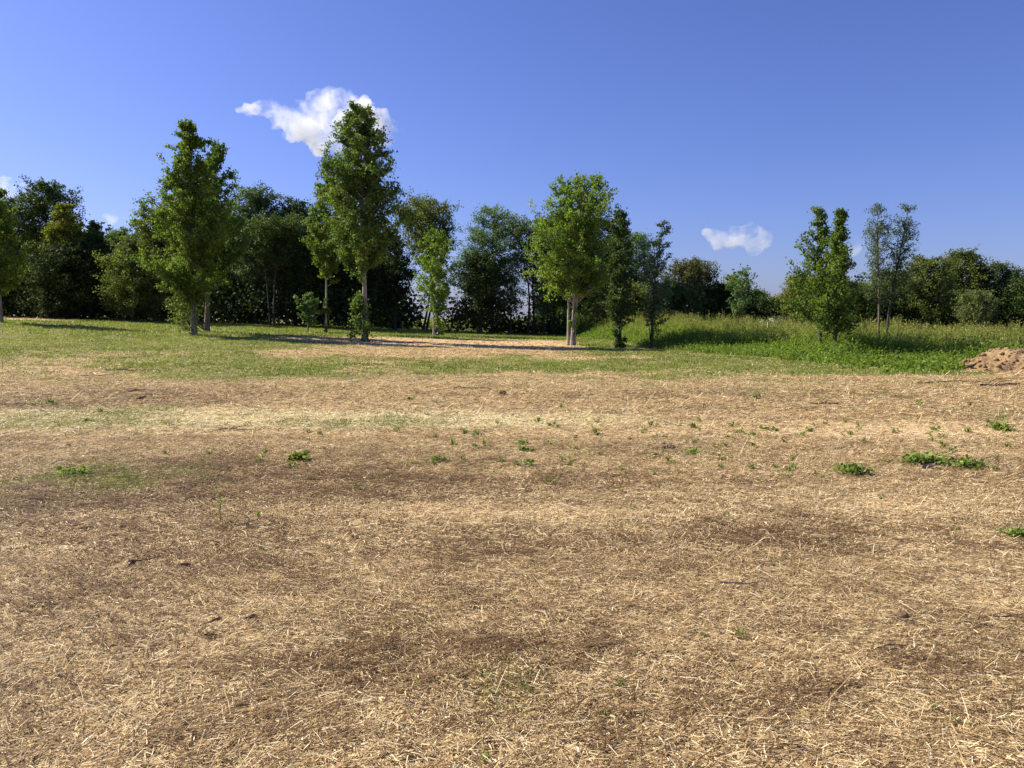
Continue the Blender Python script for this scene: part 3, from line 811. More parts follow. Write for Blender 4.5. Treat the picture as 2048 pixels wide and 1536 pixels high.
# ------------------------------------------------------------------ straw mulch
def straw():
    rng = np.random.default_rng(17)
    X = []; Y = []; L = []; W = []
    for (a, b, N, l, w) in ((2.2, 5, 80000, .060, .0028), (2.2, 7, 190000, .022, .0034), (5, 10, 200000, .058, .0042), (5, 10, 110000, .030, .0050), (10, 20, 300000, .085, .0072), (20, 36, 240000, .10, .012), (36, 60, 110000, .13, .020)):
        y = np.sqrt(rng.uniform(a * a, b * b, N)); x = y * rng.uniform(-.76, .76, N)
        g, br, p, s = masks(x, y)
        den = 1.0 - .75 * sstep(.3, .9, g) - .45 * sstep(.35, .9, s)
        k = (rng.uniform(0, 1, N) < den) & (weed_edge(x, y) < -.2)
        X.append(x[k]); Y.append(y[k]); m = k.sum()
        L.append(l * np.exp(rng.normal(size=m) * .45)); W.append(w * np.exp(rng.normal(size=m) * .3))
    x = np.concatenate(X); y = np.concatenate(Y); l = np.concatenate(L); w = np.concatenate(W)
    n = len(x)
    g, br, p, s = masks(x, y)
    th = (fbm(x * .55, y * .55, 81, 3) - .5) * 4.2 + rng.normal(size=n) * 1.0
    tilt = rng.normal(size=n) * .10
    steep = rng.uniform(0, 1, n) < .03
    tilt = np.where(steep, rng.uniform(.25, .8, n), tilt)
    d = np.stack([np.cos(th) * np.cos(tilt), np.sin(th) * np.cos(tilt), np.sin(tilt)], -1)
    nb = np.stack([-np.sin(th), np.cos(th), np.zeros(n)], -1)
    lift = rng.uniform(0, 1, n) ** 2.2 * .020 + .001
    c = np.stack([x, y, height(x, y) + lift + np.abs(np.sin(tilt)) * l * .45], -1)
    cv = nb * (rng.normal(size=n) * .022 * l)[:, None] + np.stack([0 * x, 0 * x, rng.uniform(-.01, .03, n) * l], -1)
    roll = rng.normal(size=n) * .28
    up = np.array([[0, 0, 1.]])
    w = np.where((l > .07) & (y < 12), w * .75, w)
    side = nb * np.cos(roll)[:, None] + up * np.sin(roll)[:, None]
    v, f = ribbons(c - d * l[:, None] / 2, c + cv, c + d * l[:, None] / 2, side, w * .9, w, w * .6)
    base = .69 + .12 * s + .28 * p - .05 * br
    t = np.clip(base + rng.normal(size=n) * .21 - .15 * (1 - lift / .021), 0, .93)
    hi = rng.uniform(0, 1, n) < .025
    t = np.where(hi, rng.uniform(.85, 1, n), t)
    dk = rng.uniform(0, 1, n) < (.12 + .22 * br) * np.where(l > .045, 1.7, .8)
    t = np.where(dk, rng.uniform(0, .20, n), t)
    # long dark stems matted on top, gathered in streaks
    X = []; Y = []; L = []; W = []
    for (a, b, N, l2, w2) in ((2.2, 5, 64000, .115, .0036), (5, 10, 110000, .15, .0052), (10, 22, 100000, .20, .0090), (22, 40, 50000, .24, .015)):
        y2 = np.sqrt(rng.uniform(a * a, b * b, N)); x2 = y2 * rng.uniform(-.76, .76, N)
        g2, b2, p2_, s2_ = masks(x2, y2)
        th2 = (fbm(x2 * .4, y2 * .4, 83, 3) - .5) * 2.4 + .05
        along = x2 * np.cos(th2) + y2 * np.sin(th2); across = -x2 * np.sin(th2) + y2 * np.cos(th2)
        stk = fbm(x2 * 2.6 + along * .01, y2 * 4.2, 85, 4)
        den = (.25 + .75 * sstep(.36, .72, stk)) * (.19 + .38 * b2) * (1 - .8 * sstep(.3, .9, g2)) * (1 - .6 * p2_) * (1 - .45 * s2_)
        k = rng.uniform(0, 1, N) < den
        X.append(x2[k]); Y.append(y2[k]); m = k.sum()
        L.append(l2 * np.exp(rng.normal(size=m) * .45)); W.append(w2 * np.exp(rng.normal(size=m) * .25))
    x2 = np.concatenate(X); y2 = np.concatenate(Y); l2 = np.concatenate(L); w2 = np.concatenate(W); m = len(x2)
    th2 = (fbm(x2 * .4, y2 * .4, 83, 3) - .5) * 2.4 + .05 + rng.normal(size=m) * .38
    ti = rng.normal(size=m) * .06
    d2 = np.stack([np.cos(th2) * np.cos(ti), np.sin(th2) * np.cos(ti), np.sin(ti)], -1)
    nb2 = np.stack([-np.sin(th2), np.cos(th2), np.zeros(m)], -1)
    c2 = np.stack([x2, y2, height(x2, y2) + .017 + rng.uniform(0, .012, m)], -1)
    cv2 = nb2 * (rng.normal(size=m) * .03 * l2)[:, None]
    v2, f2 = ribbons(c2 - d2 * l2[:, None] / 2, c2 + cv2, c2 + d2 * l2[:, None] / 2, nb2, w2 * .9, w2, w2 * .6)
    tk = np.clip(rng.beta(1.5, 5, m) * .60, 0, .45)
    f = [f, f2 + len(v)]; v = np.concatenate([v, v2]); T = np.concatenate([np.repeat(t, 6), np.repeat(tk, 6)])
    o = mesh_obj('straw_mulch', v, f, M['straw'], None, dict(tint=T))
    tag(o, 'tan and brown straw strewn over the whole field', 'straw', kind='stuff')
straw()

# ------------------------------------------------------------------ heap of earth at the right edge
def rough_lump(r, seed, sq=(1, 1, .7), n=20):
    rng = np.random.default_rng(seed)
    th = np.linspace(0, 2 * math.pi, n, endpoint=False); ph = np.linspace(0, math.pi, n // 2 + 1)
    T, P = np.meshgrid(th, ph)
    d = np.stack([np.sin(P) * np.cos(T), np.sin(P) * np.sin(T), np.cos(P)], -1)
    k = rng.normal(size=(6, 3)) * 2.2; o = rng.uniform(0, 6, 6)
    rr = 1 + sum(.10 * np.sin(d @ k[i] * (1 + i * .5) + o[i]) for i in range(6))
    rr[0] = rr[0].mean(); rr[-1] = rr[-1].mean()
    v = d * rr[..., None] * r * np.array(sq)
    m = len(ph)
    i = np.arange(m * n).reshape(m, n); j = np.roll(i, -1, 1)
    f = np.stack([i[:-1], i[1:], j[1:], j[:-1]], -1).reshape(-1, 4)
    return v.reshape(-1, 3), f

def earth_heap():
    cx, cy = 16.85, 22.6
    rx, ry = 3.3, 1.9
    n = 170
    gx = np.linspace(-1.15, 1.25, n); gy = np.linspace(-1.15, 1.15, n)
    X, Y = np.meshgrid(gx, gy)
    wx = cx + X * rx; wy = cy + Y * ry
    d = np.sqrt(X ** 2 + Y ** 2) + (fbm(wx * 1.1, wy * 1.1, 5) - .5) * .30
    h = .60 * np.clip((1 - d) / .24, 0, 1) ** .85
    h = np.minimum(h, .56 + .10 * (fbm(wx * .8, wy * .8, 8) - .5) - .05 * sstep(15.2, 17.5, wx) + .07 * np.exp(-((wx - 14.4) / .5) ** 2))
    h = h + .20 * (fbm(wx * 3.4, wy * 3.4, 6) - .5) * sstep(0, .2, h) + .09 * (fbm(wx * 12, wy * 12, 7) - .5) * sstep(0, .15, h)
    z = height(wx, wy) + h - .03
    i = np.arange(n * n).reshape(n, n)
    f = np.stack([i[:-1, :-1], i[:-1, 1:], i[1:, 1:], i[1:, :-1]], -1).reshape(-1, 4)
    z0 = float(height(cx, cy))
    root = empty('earth_heap', (cx, cy, z0))
    tag(root, 'low heap of tan soil and wood scraps at the right picture edge', 'dirt heap')
    mesh_obj('soil', np.stack([wx - cx, wy - cy, z - z0], -1), f, M['dirt'], root, None, True)
    rng = np.random.default_rng(3)
    V = []; Fa = []; off = 0
    k = 0
    while k < 620:
        a, b = rng.uniform(-1.0, 1.1), rng.uniform(-1.05, .5)
        if a * a + b * b > 1.32: continue
        k += 1
        jx = int((a + 1.15) / 2.4 * (n - 1)); jy = int((b + 1.15) / 2.3 * (n - 1))
        v, ff = rough_lump(.02 + .07 * rng.uniform() ** 2.5, k, n=8)
        v = v + np.array([wx[jy, jx] - cx, wy[jy, jx] - cy, z[jy, jx] - z0 + .008])
        V.append(v); Fa.append(ff + off); off += len(v)
    o = mesh_obj('clods', np.concatenate(V), np.concatenate(Fa), M['dirt'], root, None, True)
    o['kind'] = 'stuff'
    P = []; Rr = []
    for k in range(34):
        a, b = rng.uniform(-.75, 1.0), rng.uniform(-.9, .1)
        jx = int((a + 1.15) / 2.4 * (n - 1)); jy = int((b + 1.15) / 2.3 * (n - 1))
        p = np.array([wx[jy, jx] - cx, wy[jy, jx] - cy, z[jy, jx] - z0 + .02])
        dv = rng.normal(size=3) * np.array([1, .6, .25]); dv = dv / np.linalg.norm(dv) * rng.uniform(.08, .3)
        P.append(np.array([p - dv, p + rng.normal(size=3) * .012, p + dv])); r = rng.uniform(.005, .014); Rr.append([r, r, r * .5])
    tv, tf = tubes(P, [np.array(r) for r in Rr], 5)
    o = mesh_obj('wood_scraps', tv, tf, M['wood_grey'], root, None, True)
    o['kind'] = 'stuff'
    # dark root stub half buried in the face of the heap
    x, y = ground_at(1945, 742); y = 21.55; x = (1944 - 1024) / F * y
    z = CAMH - (733 - HOR) / F * y
    P = [np.array([[-.28, 0, -.07], [-.1, .02, .0], [.1, 0, .06], [.26, .03, .13]]), np.array([[-.05, 0, .0], [.05, -.05, -.06], [.22, -.06, -.08]]),
         np.array([[.1, 0, .06], [.16, -.03, .14], [.18, -.02, .20]])]
    tv, tf = tubes(P, [np.array([.02, .05, .055, .015]), np.array([.04, .03, .01]), np.array([.03, .02, .008])], 8)
    r = empty('root_stub', (x, y, z)); tag(r, 'dark broken root stub lying on the left face of the soil heap', 'root')
    mesh_obj('stub', tv * .7, tf, M['bark_dark'], r, None, True)
earth_heap()

# ------------------------------------------------------------------ fallen sticks, curled leaves, clods, stones
def stick(label, u, v, length, ang, r=.008, seed=0, forks=2, mat='debris', name='stick', grp=None, up=.02):
    rng = np.random.default_rng(seed + 500)
    x, y = ground_at(u, v); z = float(height(x, y))
    root = empty(name, (x, y, z)); root.rotation_euler = (0, 0, ang)
    tag(root, label, 'stick', grp)
    def line(a, b, k=7, w=.05):
        t = np.linspace(0, 1, k)[:, None]
        L = np.linalg.norm(np.array(b) - np.array(a))
        p = np.array(a) * (1 - t) + np.array(b) * t
        p[1:-1] += rng.normal(size=(k - 2, 3)) * w * L * np.array([.4, 1, .4])
        return p
    m = line((-length / 2, 0, up), (length / 2, 0, up * 1.6))
    P = [m]; Rr = [np.linspace(r, r * .4, 7)]
    for i in range(forks):
        s = m[2 + i % 4]
        e = s + np.array([length * rng.uniform(.12, .28), length * rng.uniform(-.2, .2), rng.uniform(0, .06)])
        P.append(line(s, e, 4)); Rr.append(np.linspace(r * .6, r * .25, 4))
    tv, tf = tubes(P, Rr, 6)
    mesh_obj('twig', tv, tf, M[mat], root, None, True)

stick('long thin dark stick in the straw at far left, upper of two', 260, 742, 1.3, .08, .018, 1)
stick('thin dark stick lying nearer than the long one at far left', 200, 752, .95, .12, .018, 2)
stick('short bent stick beside the far-left leaf curl', 272, 783, .35, .4, .02, 3)
stick('crooked brown twig lying in the middle distance left of centre', 945, 779, .9, -.35, .014, 4, 3)
stick('dark forked twig lying in straw just left of centre field', 470, 861, .55, -.35, .012, 5)
stick('thin curved twig arching beside the tall seedling shadow', 510, 1052, .32, .9, .0035, 6, 1, up=.03)
stick('short thin twig right of the curled dead leaf', 545, 1125, .22, -.9, .003, 7, 1)
stick('long dark twig in front of the soil heap', 1975, 766, 2.3, -.10, .012, 8, 4)
stick('dark root-like clump of twigs in front of the soil heap', 1998, 772, .8, -.05, .035, 9, 6)
stick('dark stick lying flat on the right of the field', 1650, 809, .5, 0, .02, 10)
stick('short dark stick ahead of the tall weeds on the right', 1856, 768, .5, 0, .02, 11)
stick('pale split stalk lying on brown straw right of centre', 1492, 1172, .30, -.05, .006, 12, 1, 'wood_grey')
stick('curved dark twig low in the right foreground', 1790, 1300, .26, .25, .004, 13, 1)
stick('dark twig near the lower right corner', 1595, 1500, .24, -1.1, .005, 14, 1)
stick('thin dark twigs crossing at the right edge of the foreground', 1990, 1245, .4, .2, .005, 15, 3)
stick('dark crooked twigs lying left of the curled dead leaf', 290, 1128, .20, .15, .007, 16, 4, up=.025)

def curl(label, u, v, s, ang, seed, mat='debris'):
    rng = np.random.default_rng(seed)
    x, y = ground_at(u, v); z = float(height(x, y))
    root = empty('dead_leaf', (x, y, z)); root.rotation_euler = (0, 0, ang)
    tag(root, label, 'dead leaf')
    a = np.linspace(-1, 1, 9); b = np.linspace(-1, 1, 7)
    A, Bm = np.meshgrid(a, b)
    wdt = np.sqrt(np.clip(1 - A ** 2, 0, 1)) * .5 + .02
    th = Bm * 1.3
    X = A * s; Yv = np.sin(th) * wdt * s * .8; Z = (1 - np.cos(th)) * wdt * s + (A + 1) ** 2 * s * .12 + .012 + rng.normal(size=A.shape) * s * .02
    i = np.arange(63).reshape(7, 9)
    f = np.stack([i[:-1, :-1], i[:-1, 1:], i[1:, 1:], i[1:, :-1]], -1).reshape(-1, 4)
    mesh_obj('blade', np.stack([X, Yv, Z], -1), f, M[mat], root, None, True)
    tv, tf = tubes([np.array([[-s * 1.5, 0, .01], [-s, 0, .02], [s * .5, 0, .03]])], [np.array([.002, .003, .001])], 4)
    mesh_obj('stalk', tv, tf, M['debris'], root, None, True)
curl('curled dark dead leaf standing up in the straw at left', 372, 1137, .055, -.5, 1)
curl('dark folded dead leaf at the left end of the crooked twigs', 265, 1136, .04, 1.3, 2)
curl('shrivelled dead leaf farthest of the dark litter left of centre', 432, 1250, .035, .3, 3)
curl('shrivelled dead leaf nearest of the dark litter left of centre', 420, 1278, .038, -.3, 4)
curl('small rounded dead leaf right of the dark litter', 503, 1242, .032, .2, 5)
curl('dead leaf on the straw in the middle left distance', 283, 800, .10, .3, 6)
curl('large pale crumpled leaf beside the right-hand green weeds', 1858, 940, .085, .2, 7, 'wood_grey')

def lump(label, u, v, r, seed, cat='clod', mat='clod', name='soil_clod', parts=1, sq=(1, 1, .7)):
    rng = np.random.default_rng(seed)
    x, y = ground_at(u, v); z = float(height(x, y))
    V = []; Fa = []; off = 0
    for k in range(parts):
        rr = r * (1 if k == 0 else rng.uniform(.35, .75))
        vv, ff = rough_lump(rr, seed * 9 + k, sq, 18)
        if k: vv = vv + np.array([rng.uniform(-1.5, 1.5) * r, rng.uniform(-.6, .6) * r, 0])
        V.append(vv + np.array([0, 0, rr * .45])); Fa.append(ff + off); off += len(vv)
    o = mesh_obj(name, np.concatenate(V), np.concatenate(Fa), M[mat], None, None, True)
    o.location = (x, y, z)
    tag(o, label, cat)
lump('crumbled lump of tan soil in the right foreground', 1800, 1238, .036, 21, parts=5)
lump('small rounded orange-tan stone in the foreground', 1258, 1233, .014, 22, 'stone', 'dirt', 'stone')
lump('flat oblong tan stone just left of the rounded one', 1176, 1247, .016, 23, 'stone', 'dirt', 'stone', sq=(1.6, .8, .5))
lump('small yellow-tan stone left of the crumbled soil lump', 1712, 1247, .010, 24, 'stone', 'dirt', 'stone')
lump('dark crumbled soil lump in the middle distance right of centre', 1328, 897, .07, 25, parts=4, sq=(1.3, 1, .5))
lump('soil lump on the straw left of the dark far stick', 1005, 789, .08, 26, parts=2)
lump('pale chip of stone near the bottom edge', 975, 1484, .014, 27, 'stone', 'dirt', 'stone', sq=(1.3, .9, .6))

# ------------------------------------------------------------------ small weeds growing through the straw
def weed_mesh(kind, rng, n, w, h):
    """returns verts, faces, tint of a clump w wide and h high around the origin"""
    V = []; Fa = []; T = []; off = 0
    if kind == 'grass':
        an = rng.uniform(0, 6.28, n); ll = h * rng.uniform(.5, 1.2, n); sp = rng.uniform(.2, 1.0, n) * w * .5
        st = np.stack([rng.normal(size=n) * w * .12, rng.normal(size=n) * w * .12, np.zeros(n)], -1)
        d = np.stack([np.cos(an), np.sin(an), np.zeros(n)], -1)
        p1 = st + d * (sp * .45)[:, None] + np.array([0, 0, 1.]) * (ll * .7)[:, None]
        p2 = st + d * sp[:, None] + np.array([0, 0, 1.]) * (ll * rng.uniform(.5, 1, n))[:, None]
        side = np.stack([-np.sin(an), np.cos(an), np.zeros(n)], -1)
        bw = max(w * .06, .004)
        v, f = ribbons(st, p1, p2, side, bw, bw, bw * .15)
        return v, [f], np.repeat(np.clip(.45 + rng.normal(size=n) * .2, 0, 1), 6)
    ns = max(4, n // 7)
    an = rng.uniform(0, 6.28, ns); rr = np.sqrt(rng.uniform(0, 1, ns)) * w * .5
    tips = np.stack([np.cos(an) * rr, np.sin(an) * rr, h * rng.uniform(.35, 1, ns) * (1.1 - rr / w)], -1)
    if kind == 'creep': n = int(n * 1.7)
    tips[:, :2] *= np.array([1.15, .85]) * rng.uniform(.6, 1.25, (ns, 1))
    pk = rng.integers(0, ns, n); s = rng.uniform(.35, 1.05, (n, 1))
    c = tips[pk] * s + rng.normal(size=(n, 3)) * w * .05
    c[:, 2] = np.abs(c[:, 2]) + .006
    lf = {'leafy': .25, 'tiny': .5, 'creep': .11}[kind] * w
    v, f = leaves(c, lf, .62, (0, 0, 1.4), rng)
    b = np.zeros((ns, 3))
    v2, f2 = ribbons(b, tips * np.array([.45, .45, .65]), tips, np.tile([[.7, .7, 0]], (ns, 1)), .02 * w, .018 * w, .01 * w)
    T = np.concatenate([np.repeat(np.clip(.52 + rng.normal(size=n) * .2, 0, 1), 4), np.full(len(v2), .5)])
    return np.concatenate([v, v2]), [f, f2 + len(v)], T

def weed(label, u, v, wpx, hpx, kind='leafy', n=60, seed=0, grp=None, name='weed', mat='small_weed'):
    rng = np.random.default_rng(seed + 900)
    x, y = ground_at(u, v)
    s = y / F
    vv, ff, T = weed_mesh(kind, rng, n, wpx * s * .95, hpx * s * .72)
    o = mesh_obj(name, vv, ff, M[mat], None, dict(tint=T))
    o.location = (x, y, float(height(x, y)))
    tag(o, label, 'weed', grp)
    return o

weed('spreading yellow-green weed on the dark grassy patch at left', 150, 950, 72, 22, 'creep', 150, 1)
weed('bright leafy weed cut by the right picture edge', 2034, 1076, 70, 30, 'creep', 260, 2)
weed('largest leafy weed of the right middle ground', 1706, 948, 78, 32, 'creep', 240, 3)
weed('low wide weed patch behind the large pale crumpled leaf', 1845, 928, 105, 30, 'creep', 240, 4)
weed('weed patch right of the large pale crumpled leaf', 1930, 935, 85, 26, 'creep', 180, 5)
weed('tall grassy weed near the right edge in the pale straw', 2002, 862, 62, 28, 'grass', 60, 6)
weed('small two-leaved plant at the bottom edge', 972, 1520, 42, 30, 'leafy', 26, 7)
weed('tiny yellowing plant beside the long pale stalk at bottom', 1212, 1436, 30, 22, 'tiny', 8, 8)
weed('grassy sprout above the tiny yellowing plant', 1240, 1376, 42, 28, 'grass', 18, 9)
weed('small curled green plant in the lower right', 1868, 1420, 34, 24, 'leafy', 18, 10)
weed('small pale green plant right of the curled one', 1912, 1448, 32, 26, 'leafy', 14, 11)
weed('thin grass tuft in the right foreground', 1482, 1276, 46, 24, 'grass', 16, 12)
weed('tiny leaf pair on straw left of the thin grass tuft', 1404, 1274, 24, 14, 'tiny', 7, 13)
weed('small weed with a dark side at centre foreground', 1030, 1208, 24, 16, 'leafy', 20, 14)
weed('pale little plant left of the centre foreground weed', 855, 1248, 26, 16, 'leafy', 14, 15)
weed('low spreading weed in the brown straw at centre', 1101, 966, 38, 15, 'grass', 40, 16)
weed('leafy weed right of centre, casting a short shadow', 1388, 907, 36, 17, 'leafy', 60, 17)
weed('dark low weed left of centre, half buried in brown straw', 710, 976, 36, 11, 'grass', 30, 18)
weed('bushy grass clump left of the middle, near another smaller one', 875, 923, 46, 15, 'grass', 60, 19)
weed('smaller grass clump right of the bushy one', 927, 922, 30, 13, 'grass', 36, 20)
weed('weed at the far end of the little row at centre', 1043, 890, 34, 13, 'leafy', 50, 21)
weed('weed in the middle of the little row at centre', 1052, 905, 40, 15, 'leafy', 60, 22)
weed('weed at the near end of the little row at centre', 1053, 932, 42, 15, 'leafy', 60, 23)
weed('weed right of the little row at centre', 1101, 890, 24, 11, 'leafy', 36, 24)
weed('left one of two yellow-green weeds on the left', 412, 964, 26, 16, 'leafy', 36, 25)
weed('right one of two yellow-green weeds on the left', 440, 956, 24, 14, 'leafy', 34, 26)
weed('light weed behind the two yellow-green weeds', 415, 910, 30, 12, 'leafy', 34, 27)
weed('long weed clump left of centre above the brown straw', 600, 922, 56, 26, 'leafy', 100, 28)
weed('near part of the weed clump left of centre', 588, 936, 34, 14, 'leafy', 40, 29)
weed('weed left of the long weed clump', 515, 924, 30, 13, 'leafy', 34, 30)
weed('small dark-leaved weed right of the tall seedling', 521, 1034, 24, 14, 'leafy', 26, 31)
weed('tiny weed right of the small dark-leaved one', 657, 1012, 18, 12, 'leafy', 20, 32)
weed('weed nearest of the pair left of the largest right-hand weed', 1572, 954, 26, 11, 'leafy', 30, 33)
weed('small leafy weed right of the brown soil lump', 1552, 938, 24, 12, 'leafy', 30, 34)
weed('small leafy weed between the pair and the largest right-hand weed', 1586, 938, 24, 12, 'leafy', 30, 35)
weed('far weed beyond the soil lump right of centre', 1302, 852, 30, 13, 'leafy', 40, 36)
weed('upright weed cluster right of centre, tallest in its row', 1450, 895, 22, 20, 'leafy', 40, 37)
weed('weed beside the upright cluster right of centre', 1502, 893, 20, 18, 'leafy', 34, 38)
weed('weed group far right of centre, left part', 1478, 866, 26, 14, 'leafy', 36, 39)
weed('weed group far right of centre, right part', 1506, 872, 34, 14, 'leafy', 40, 40)
weed('small sprout alone on pale straw in the right middle', 1458, 1034, 22, 12, 'leafy', 26, 41)
weed('short sprout on the sandy ground at right', 1916, 1062, 16, 12, 'tiny', 10, 42)

def seedling():
    x, y = ground_at(442, 1046); z = float(height(x, y))
    root = empty('seedling', (x, y, z))
    tag(root, 'tall bright green seedling standing alone in the left foreground', 'seedling')
    s = y / F
    H = 74 * s
    st = np.array([[0, 0, 0], [-.006, 0, H * .3], [.0, .01, H * .6], [-.02, .01, H * .9]])
    tv, tf = tubes([st], [np.array([.004, .0035, .003, .002])], 6)
    V2 = [tv]; F2 = [tf]; off = len(tv)
    rng = np.random.default_rng(8)
    for i in range(26):
        t = rng.uniform(.12, .98) if i > 1 else .93
        a = i * 2.4; L = (.055 if t > .5 else .035) * rng.uniform(.7, 1.2)
        if i == 0: L = .085
        p = np.array([np.interp(t, [0, .33, .66, 1], st[:, 0]), 0, H * .9 * t])
        d = np.array([math.cos(a), math.sin(a), .55 if i else 1.8]); d /= np.linalg.norm(d)
        sd = np.cross(d, [0, 0, 1.]); sd /= np.linalg.norm(sd)
        w = L * .3
        prof = [(0, .1), (.3, .9), (.6, 1), (.85, .6), (1, .05)]
        v = []
        for (q, ww) in prof:
            c = p + d * L * q + np.array([0, 0, -.25 * L * q * q])
            v += [c - sd * w * ww * .5, c + sd * w * ww * .5]
        v = np.array(v)
        f = np.array([[2 * k, 2 * k + 1, 2 * k + 3, 2 * k + 2] for k in range(4)])
        lf = mesh_obj('leaf', v, f, M['weed'], root, dict(tint=np.full(len(v), np.clip(.75 + rng.normal() * .15, 0, 1))), True)
    mesh_obj('stem', np.concatenate(V2), np.concatenate(F2), M['weed'], root, dict(tint=np.full(len(tv), .6)), True)
seedling()

# scattered sprouts that nothing tells apart
def sprouts():
    rng = np.random.default_rng(404)
    protos = []
    for k in range(6):
        kind = ['leafy', 'grass', 'leafy', 'grass', 'tiny', 'leafy'][k]
        vv, ff, T = weed_mesh(kind, rng, [26, 22, 34, 30, 9, 20][k], 1.0, .55)
        protos.append((vv, ff, T))
    objs = []
    cnt = 0
    meshes = [None] * 6
    tries = 0
    while cnt < 170 and tries < 6000:
        tries += 1
        zone = rng.uniform()
        if zone < .62: u = rng.uniform(480, 2040); v = rng.uniform(845, 960)
        elif zone < .8: u = rng.uniform(10, 2040); v = rng.uniform(790, 1010)
        else: u = rng.uniform(10, 2040); v = rng.uniform(1010, 1520)
        y = CAMH * F / (v - HOR); x = (u - 1024) / F * y
        if fbm(np.array([x * .5]), np.array([y * .5]), 99)[0] < .45: continue
        k = int(rng.integers(0, 6))
        nm = 'sprout'
        if meshes[k] is None:
            vv, ff, T = protos[k]
            o = mesh_obj(nm, vv, ff, M['small_weed'], None, dict(tint=T))
            meshes[k] = o
        else:
            o = meshes[k].copy(); link(o)
        s = rng.uniform(13, 28) * y / F if v < 1000 else rng.uniform(9, 18) * y / F
        o.scale = (s, s, s * rng.uniform(.7, 1.2)); o.rotation_euler = (0, 0, rng.uniform(0, 6.28))
        o.location = (x, y, float(height(x, y)))
        tag(o, 'tiny green sprout a few centimetres high, scattered over the straw among larger weeds', 'sprout', 'tiny sprouts scattered over the straw')
        cnt += 1
sprouts()

# ------------------------------------------------------------------ far buildings, posts, fallen log
def box(cx, cy, cz, sx, sy, sz):
    v = np.array([[i, j, k] for k in (-.5, .5) for j in (-.5, .5) for i in (-.5, .5)]) * np.array([sx, sy, sz]) + np.array([cx, cy, cz])
    f = np.array([[0, 2, 3, 1], [4, 5, 7, 6], [0, 1, 5, 4], [2, 6, 7, 3], [0, 4, 6, 2], [1, 3, 7, 5]])
    return v, f

def gable(w, d, h, over=.3):
    v = np.array([[-w / 2 - over, -d / 2 - over, 0], [w / 2 + over, -d / 2 - over, 0], [w / 2 + over, d / 2 + over, 0], [-w / 2 - over, d / 2 + over, 0],
                  [-w / 2 - over, 0, h], [w / 2 + over, 0, h]])
    v2 = v + np.array([0, 0, .14])
    V = np.concatenate([v, v2])
    q = [[6, 7, 11, 10], [8, 9, 10, 11], [0, 4, 5, 1], [2, 5, 4, 3], [0, 1, 7, 6], [2, 3, 9, 8], [1, 5, 11, 7], [5, 2, 8, 11], [0, 6, 10, 4], [4, 10, 9, 3]]
    return V, np.array(q)

def building(label, u, D, vt, vb, w, d, wallh, roofh, wallm, roofm, rot, name):
    x, zt = px(u, vt, D)
    root = empty(name, (x, D, zt - wallh - roofh)); root.rotation_euler = (0, 0, rot)
    tag(root, label, 'building')
    v, f = box(0, 0, (wallh - 1.0) / 2, w, d, wallh + 1.0)
    # gable triangles close the ends
    g = np.array([[-w / 2, -d / 2, wallh], [-w / 2, d / 2, wallh], [-w / 2, 0, wallh + roofh * .93], [w / 2, -d / 2, wallh], [w / 2, d / 2, wallh], [w / 2, 0, wallh + roofh * .93]])
    mesh_obj('wall', np.concatenate([v, g]), [f, np.array([[8, 10, 9], [11, 12, 13]])], wallm, root)
    rv, rf = gable(w, d, roofh)
    o = mesh_obj('roof', rv, rf, roofm, root); o.location = (0, 0, wallh)
    for k in (-.28, .28):
        wv, wf = box(k * w, -d / 2 - .03, wallh * .55, .9, .05, 1.1)
        mesh_obj('window', wv, wf, M['window'], root)
building('white building glimpsed under the arching tree behind the weeds', 1530, 96, 628, 650, 3.4, 5, 2.4, .5, M['white'], M['white'], .2, 'shed')
building('small grey-roofed shed glimpsed behind the white maple trunks', 1131, 72, 640, 665, 1.6, 2.6, .9, .8, M['wood_grey'], M['roof'], .5, 'shed')

def post(label, u, v, D, h, r, mat, name='fence_post'):
    x = px(u, 600, D)[0]; z0 = float(height(x, D))
    tv, tf = tubes([np.array([[0, 0, -.1], [0, 0, h * .5], [.01, 0, h]])], [np.array([r, r, r])], 8)
    cap = np.array([[0, 0, h]]);
    n = len(tv)
    V = np.concatenate([tv, [[.01, 0, h + .02]]])
    fc = np.array([[16 + k, 16 + (k + 1) % 8, n] for k in range(8)])
    o = mesh_obj(name, V, [tf, fc], mat); o.location = (x, D, z0)
    tag(o, label, 'post')
    return x, z0
post('white post standing in the seeding weeds near the white building', 1537, 650, 47, 1.25, .045, M['post'])
post('thin pale post with a sloping wire at the foot of the wood', 988, 660, 62, .95, .04, M['wood_grey'])
def wire():
    x = px(988, 600, 62)[0]; z0 = float(height(x, 62))
    tv, tf = tubes([np.array([[0, 0, .9], [.5, 0, .62], [1.1, .1, .25], [1.6, .2, .02]])], [np.full(4, .014)], 5)
    o = mesh_obj('brace_wire', tv, tf, M['wood_grey']); o.location = (x, 62, z0)
    tag(o, 'sloping guy wire running right and down from the thin pale post', 'wire')
wire()
def bench():
    D = 63; x = px(905, 600, D)[0]; z0 = float(height(x, D))
    root = empty('rail_fence', (x, D, z0)); tag(root, 'weathered low rail glimpsed behind the slim light green tree', 'fence')
    v, f = box(0, 0, .38, 2.6, .06, .08); mesh_obj('rail', v, f, M['wood_grey'], root)
    v, f = box(.1, 0, .68, 1.6, .06, .06); mesh_obj('rail', v, f, M['wood_grey'], root)
    for k in (-1.1, -.4, .4, 1.1):
        v, f = box(k, .06, .35, .08, .06, .7); mesh_obj('post', v, f, M['wood_grey'], root)
bench()
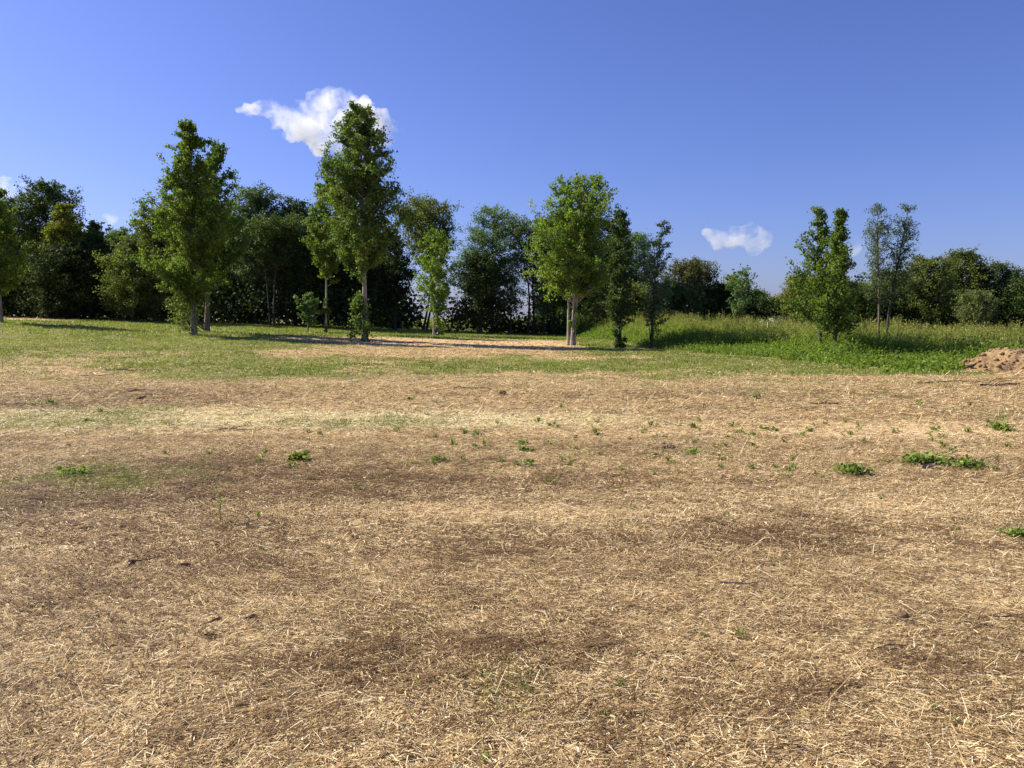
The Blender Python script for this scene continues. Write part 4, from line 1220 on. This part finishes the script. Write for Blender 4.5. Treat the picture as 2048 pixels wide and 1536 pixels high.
def leaning():
    D = 60
    xa, za = px(1543, 628, D); xb, zb = px(1566, 655, D)
    tv, tf = tubes([np.array([[xa - xb, 0, za - zb], [(xa - xb) * .5, 0, (za - zb) * .5 + .03], [0, 0, 0], [.3, 0, -.6]])], [np.array([.07, .08, .1, .11])], 8)
    o = mesh_obj('leaning_trunk', tv, tf, M['bark_dark'], None, None, True); o.location = (xb, D, zb)
    tag(o, 'bare dark trunk leaning under the arching tree beside the white building', 'trunk')
leaning()

# ------------------------------------------------------------------ clouds: closed shapes filled with real vapour
def cloud_mat(name, dens, scale):
    m, nt, out = new_mat(name)
    tc = node(nt, 'ShaderNodeTexCoord')
    n = noise(nt, tc.outputs['Object'], scale, 5, .62, .3)
    r = node(nt, 'ShaderNodeMapRange', interpolation_type='SMOOTHSTEP')
    nt.links.new(n, r.inputs[0]); r.inputs[1].default_value = .40; r.inputs[2].default_value = .80
    r.inputs[3].default_value = 0; r.inputs[4].default_value = dens
    v = node(nt, 'ShaderNodeVolumePrincipled')
    v.inputs['Color'].default_value = (.975, .985, 1, 1)
    v.inputs['Anisotropy'].default_value = .25
    nt.links.new(r.outputs[0], v.inputs['Density'])
    nt.links.new(v.outputs[0], out.inputs['Volume'])
    return m

def cloud(label, blobs, D, dens, scale, seed, depth=.7):
    rng = np.random.default_rng(seed)
    u0 = np.mean([b[0] for b in blobs]); v0 = np.mean([b[1] for b in blobs])
    x0, z0 = px(u0, v0, D)
    V = []; Fa = []; off = 0
    for (u, v, r, sq) in blobs:
        x, z = px(u, v, D)
        R = r / F * D * 1.12
        vv, ff = rough_lump(R, int(u + v), (1, depth, sq), 28)
        V.append(vv + np.array([x - x0, rng.uniform(-.3, .3) * R, z - z0])); Fa.append(ff + off); off += len(vv)
    o = mesh_obj('cloud', np.concatenate(V), np.concatenate(Fa), cloud_mat('cloud_vapour', dens * 2.6, scale), None, None, True)
    o.location = (x0, D, z0)
    rm = o.modifiers.new('union', 'REMESH'); rm.mode = 'VOXEL'; rm.voxel_size = 4.5 / F * D; rm.use_smooth_shade = True
    tex = bpy.data.textures.new('puff', 'CLOUDS'); tex.noise_scale = 24 / F * D; tex.noise_depth = 5
    dm = o.modifiers.new('puff', 'DISPLACE'); dm.texture = tex; dm.strength = 40 / F * D; dm.mid_level = .5
    tag(o, label, 'cloud')
cloud('large white cloud behind the top of the tallest sweetgum',
      [(640, 235, 48, .9), (690, 245, 50, .8), (730, 255, 46, .8), (655, 270, 42, .8), (590, 232, 32, .8), (545, 222, 28, .6), (510, 216, 24, .6),
       (485, 220, 14, .5), (620, 255, 40, .7), (765, 262, 28, .7), (790, 262, 16, .5), (645, 215, 30, .9), (640, 292, 22, .7), (575, 243, 26, .6), (715, 215, 26, .8)], 1200, .035, .018, 1)
cloud('small isolated cloud between the feathery sapling and the twin sweetgums',
      [(1440, 470, 20, .7), (1465, 472, 24, .8), (1490, 475, 26, .8), (1512, 482, 24, .8), (1420, 466, 14, .6), (1500, 465, 18, .8)], 1800, .018, .014, 2)
cloud('small cloud at the left picture edge behind the big dark dome',
      [(-10, 385, 26, .7), (15, 380, 20, .8), (38, 374, 16, .7), (-40, 390, 26, .7)], 1800, .022, .014, 3)
cloud('faint wisp of cloud above the pale tree in the dip', [(220, 430, 12, .5), (234, 434, 13, .45), (248, 439, 10, .4)], 1800, .010, .02, 4)
cloud('faint small cloud half hidden by the wispy pair of trees', [(1712, 492, 15, .9), (1724, 492, 14, .9)], 1800, .010, .014, 5)
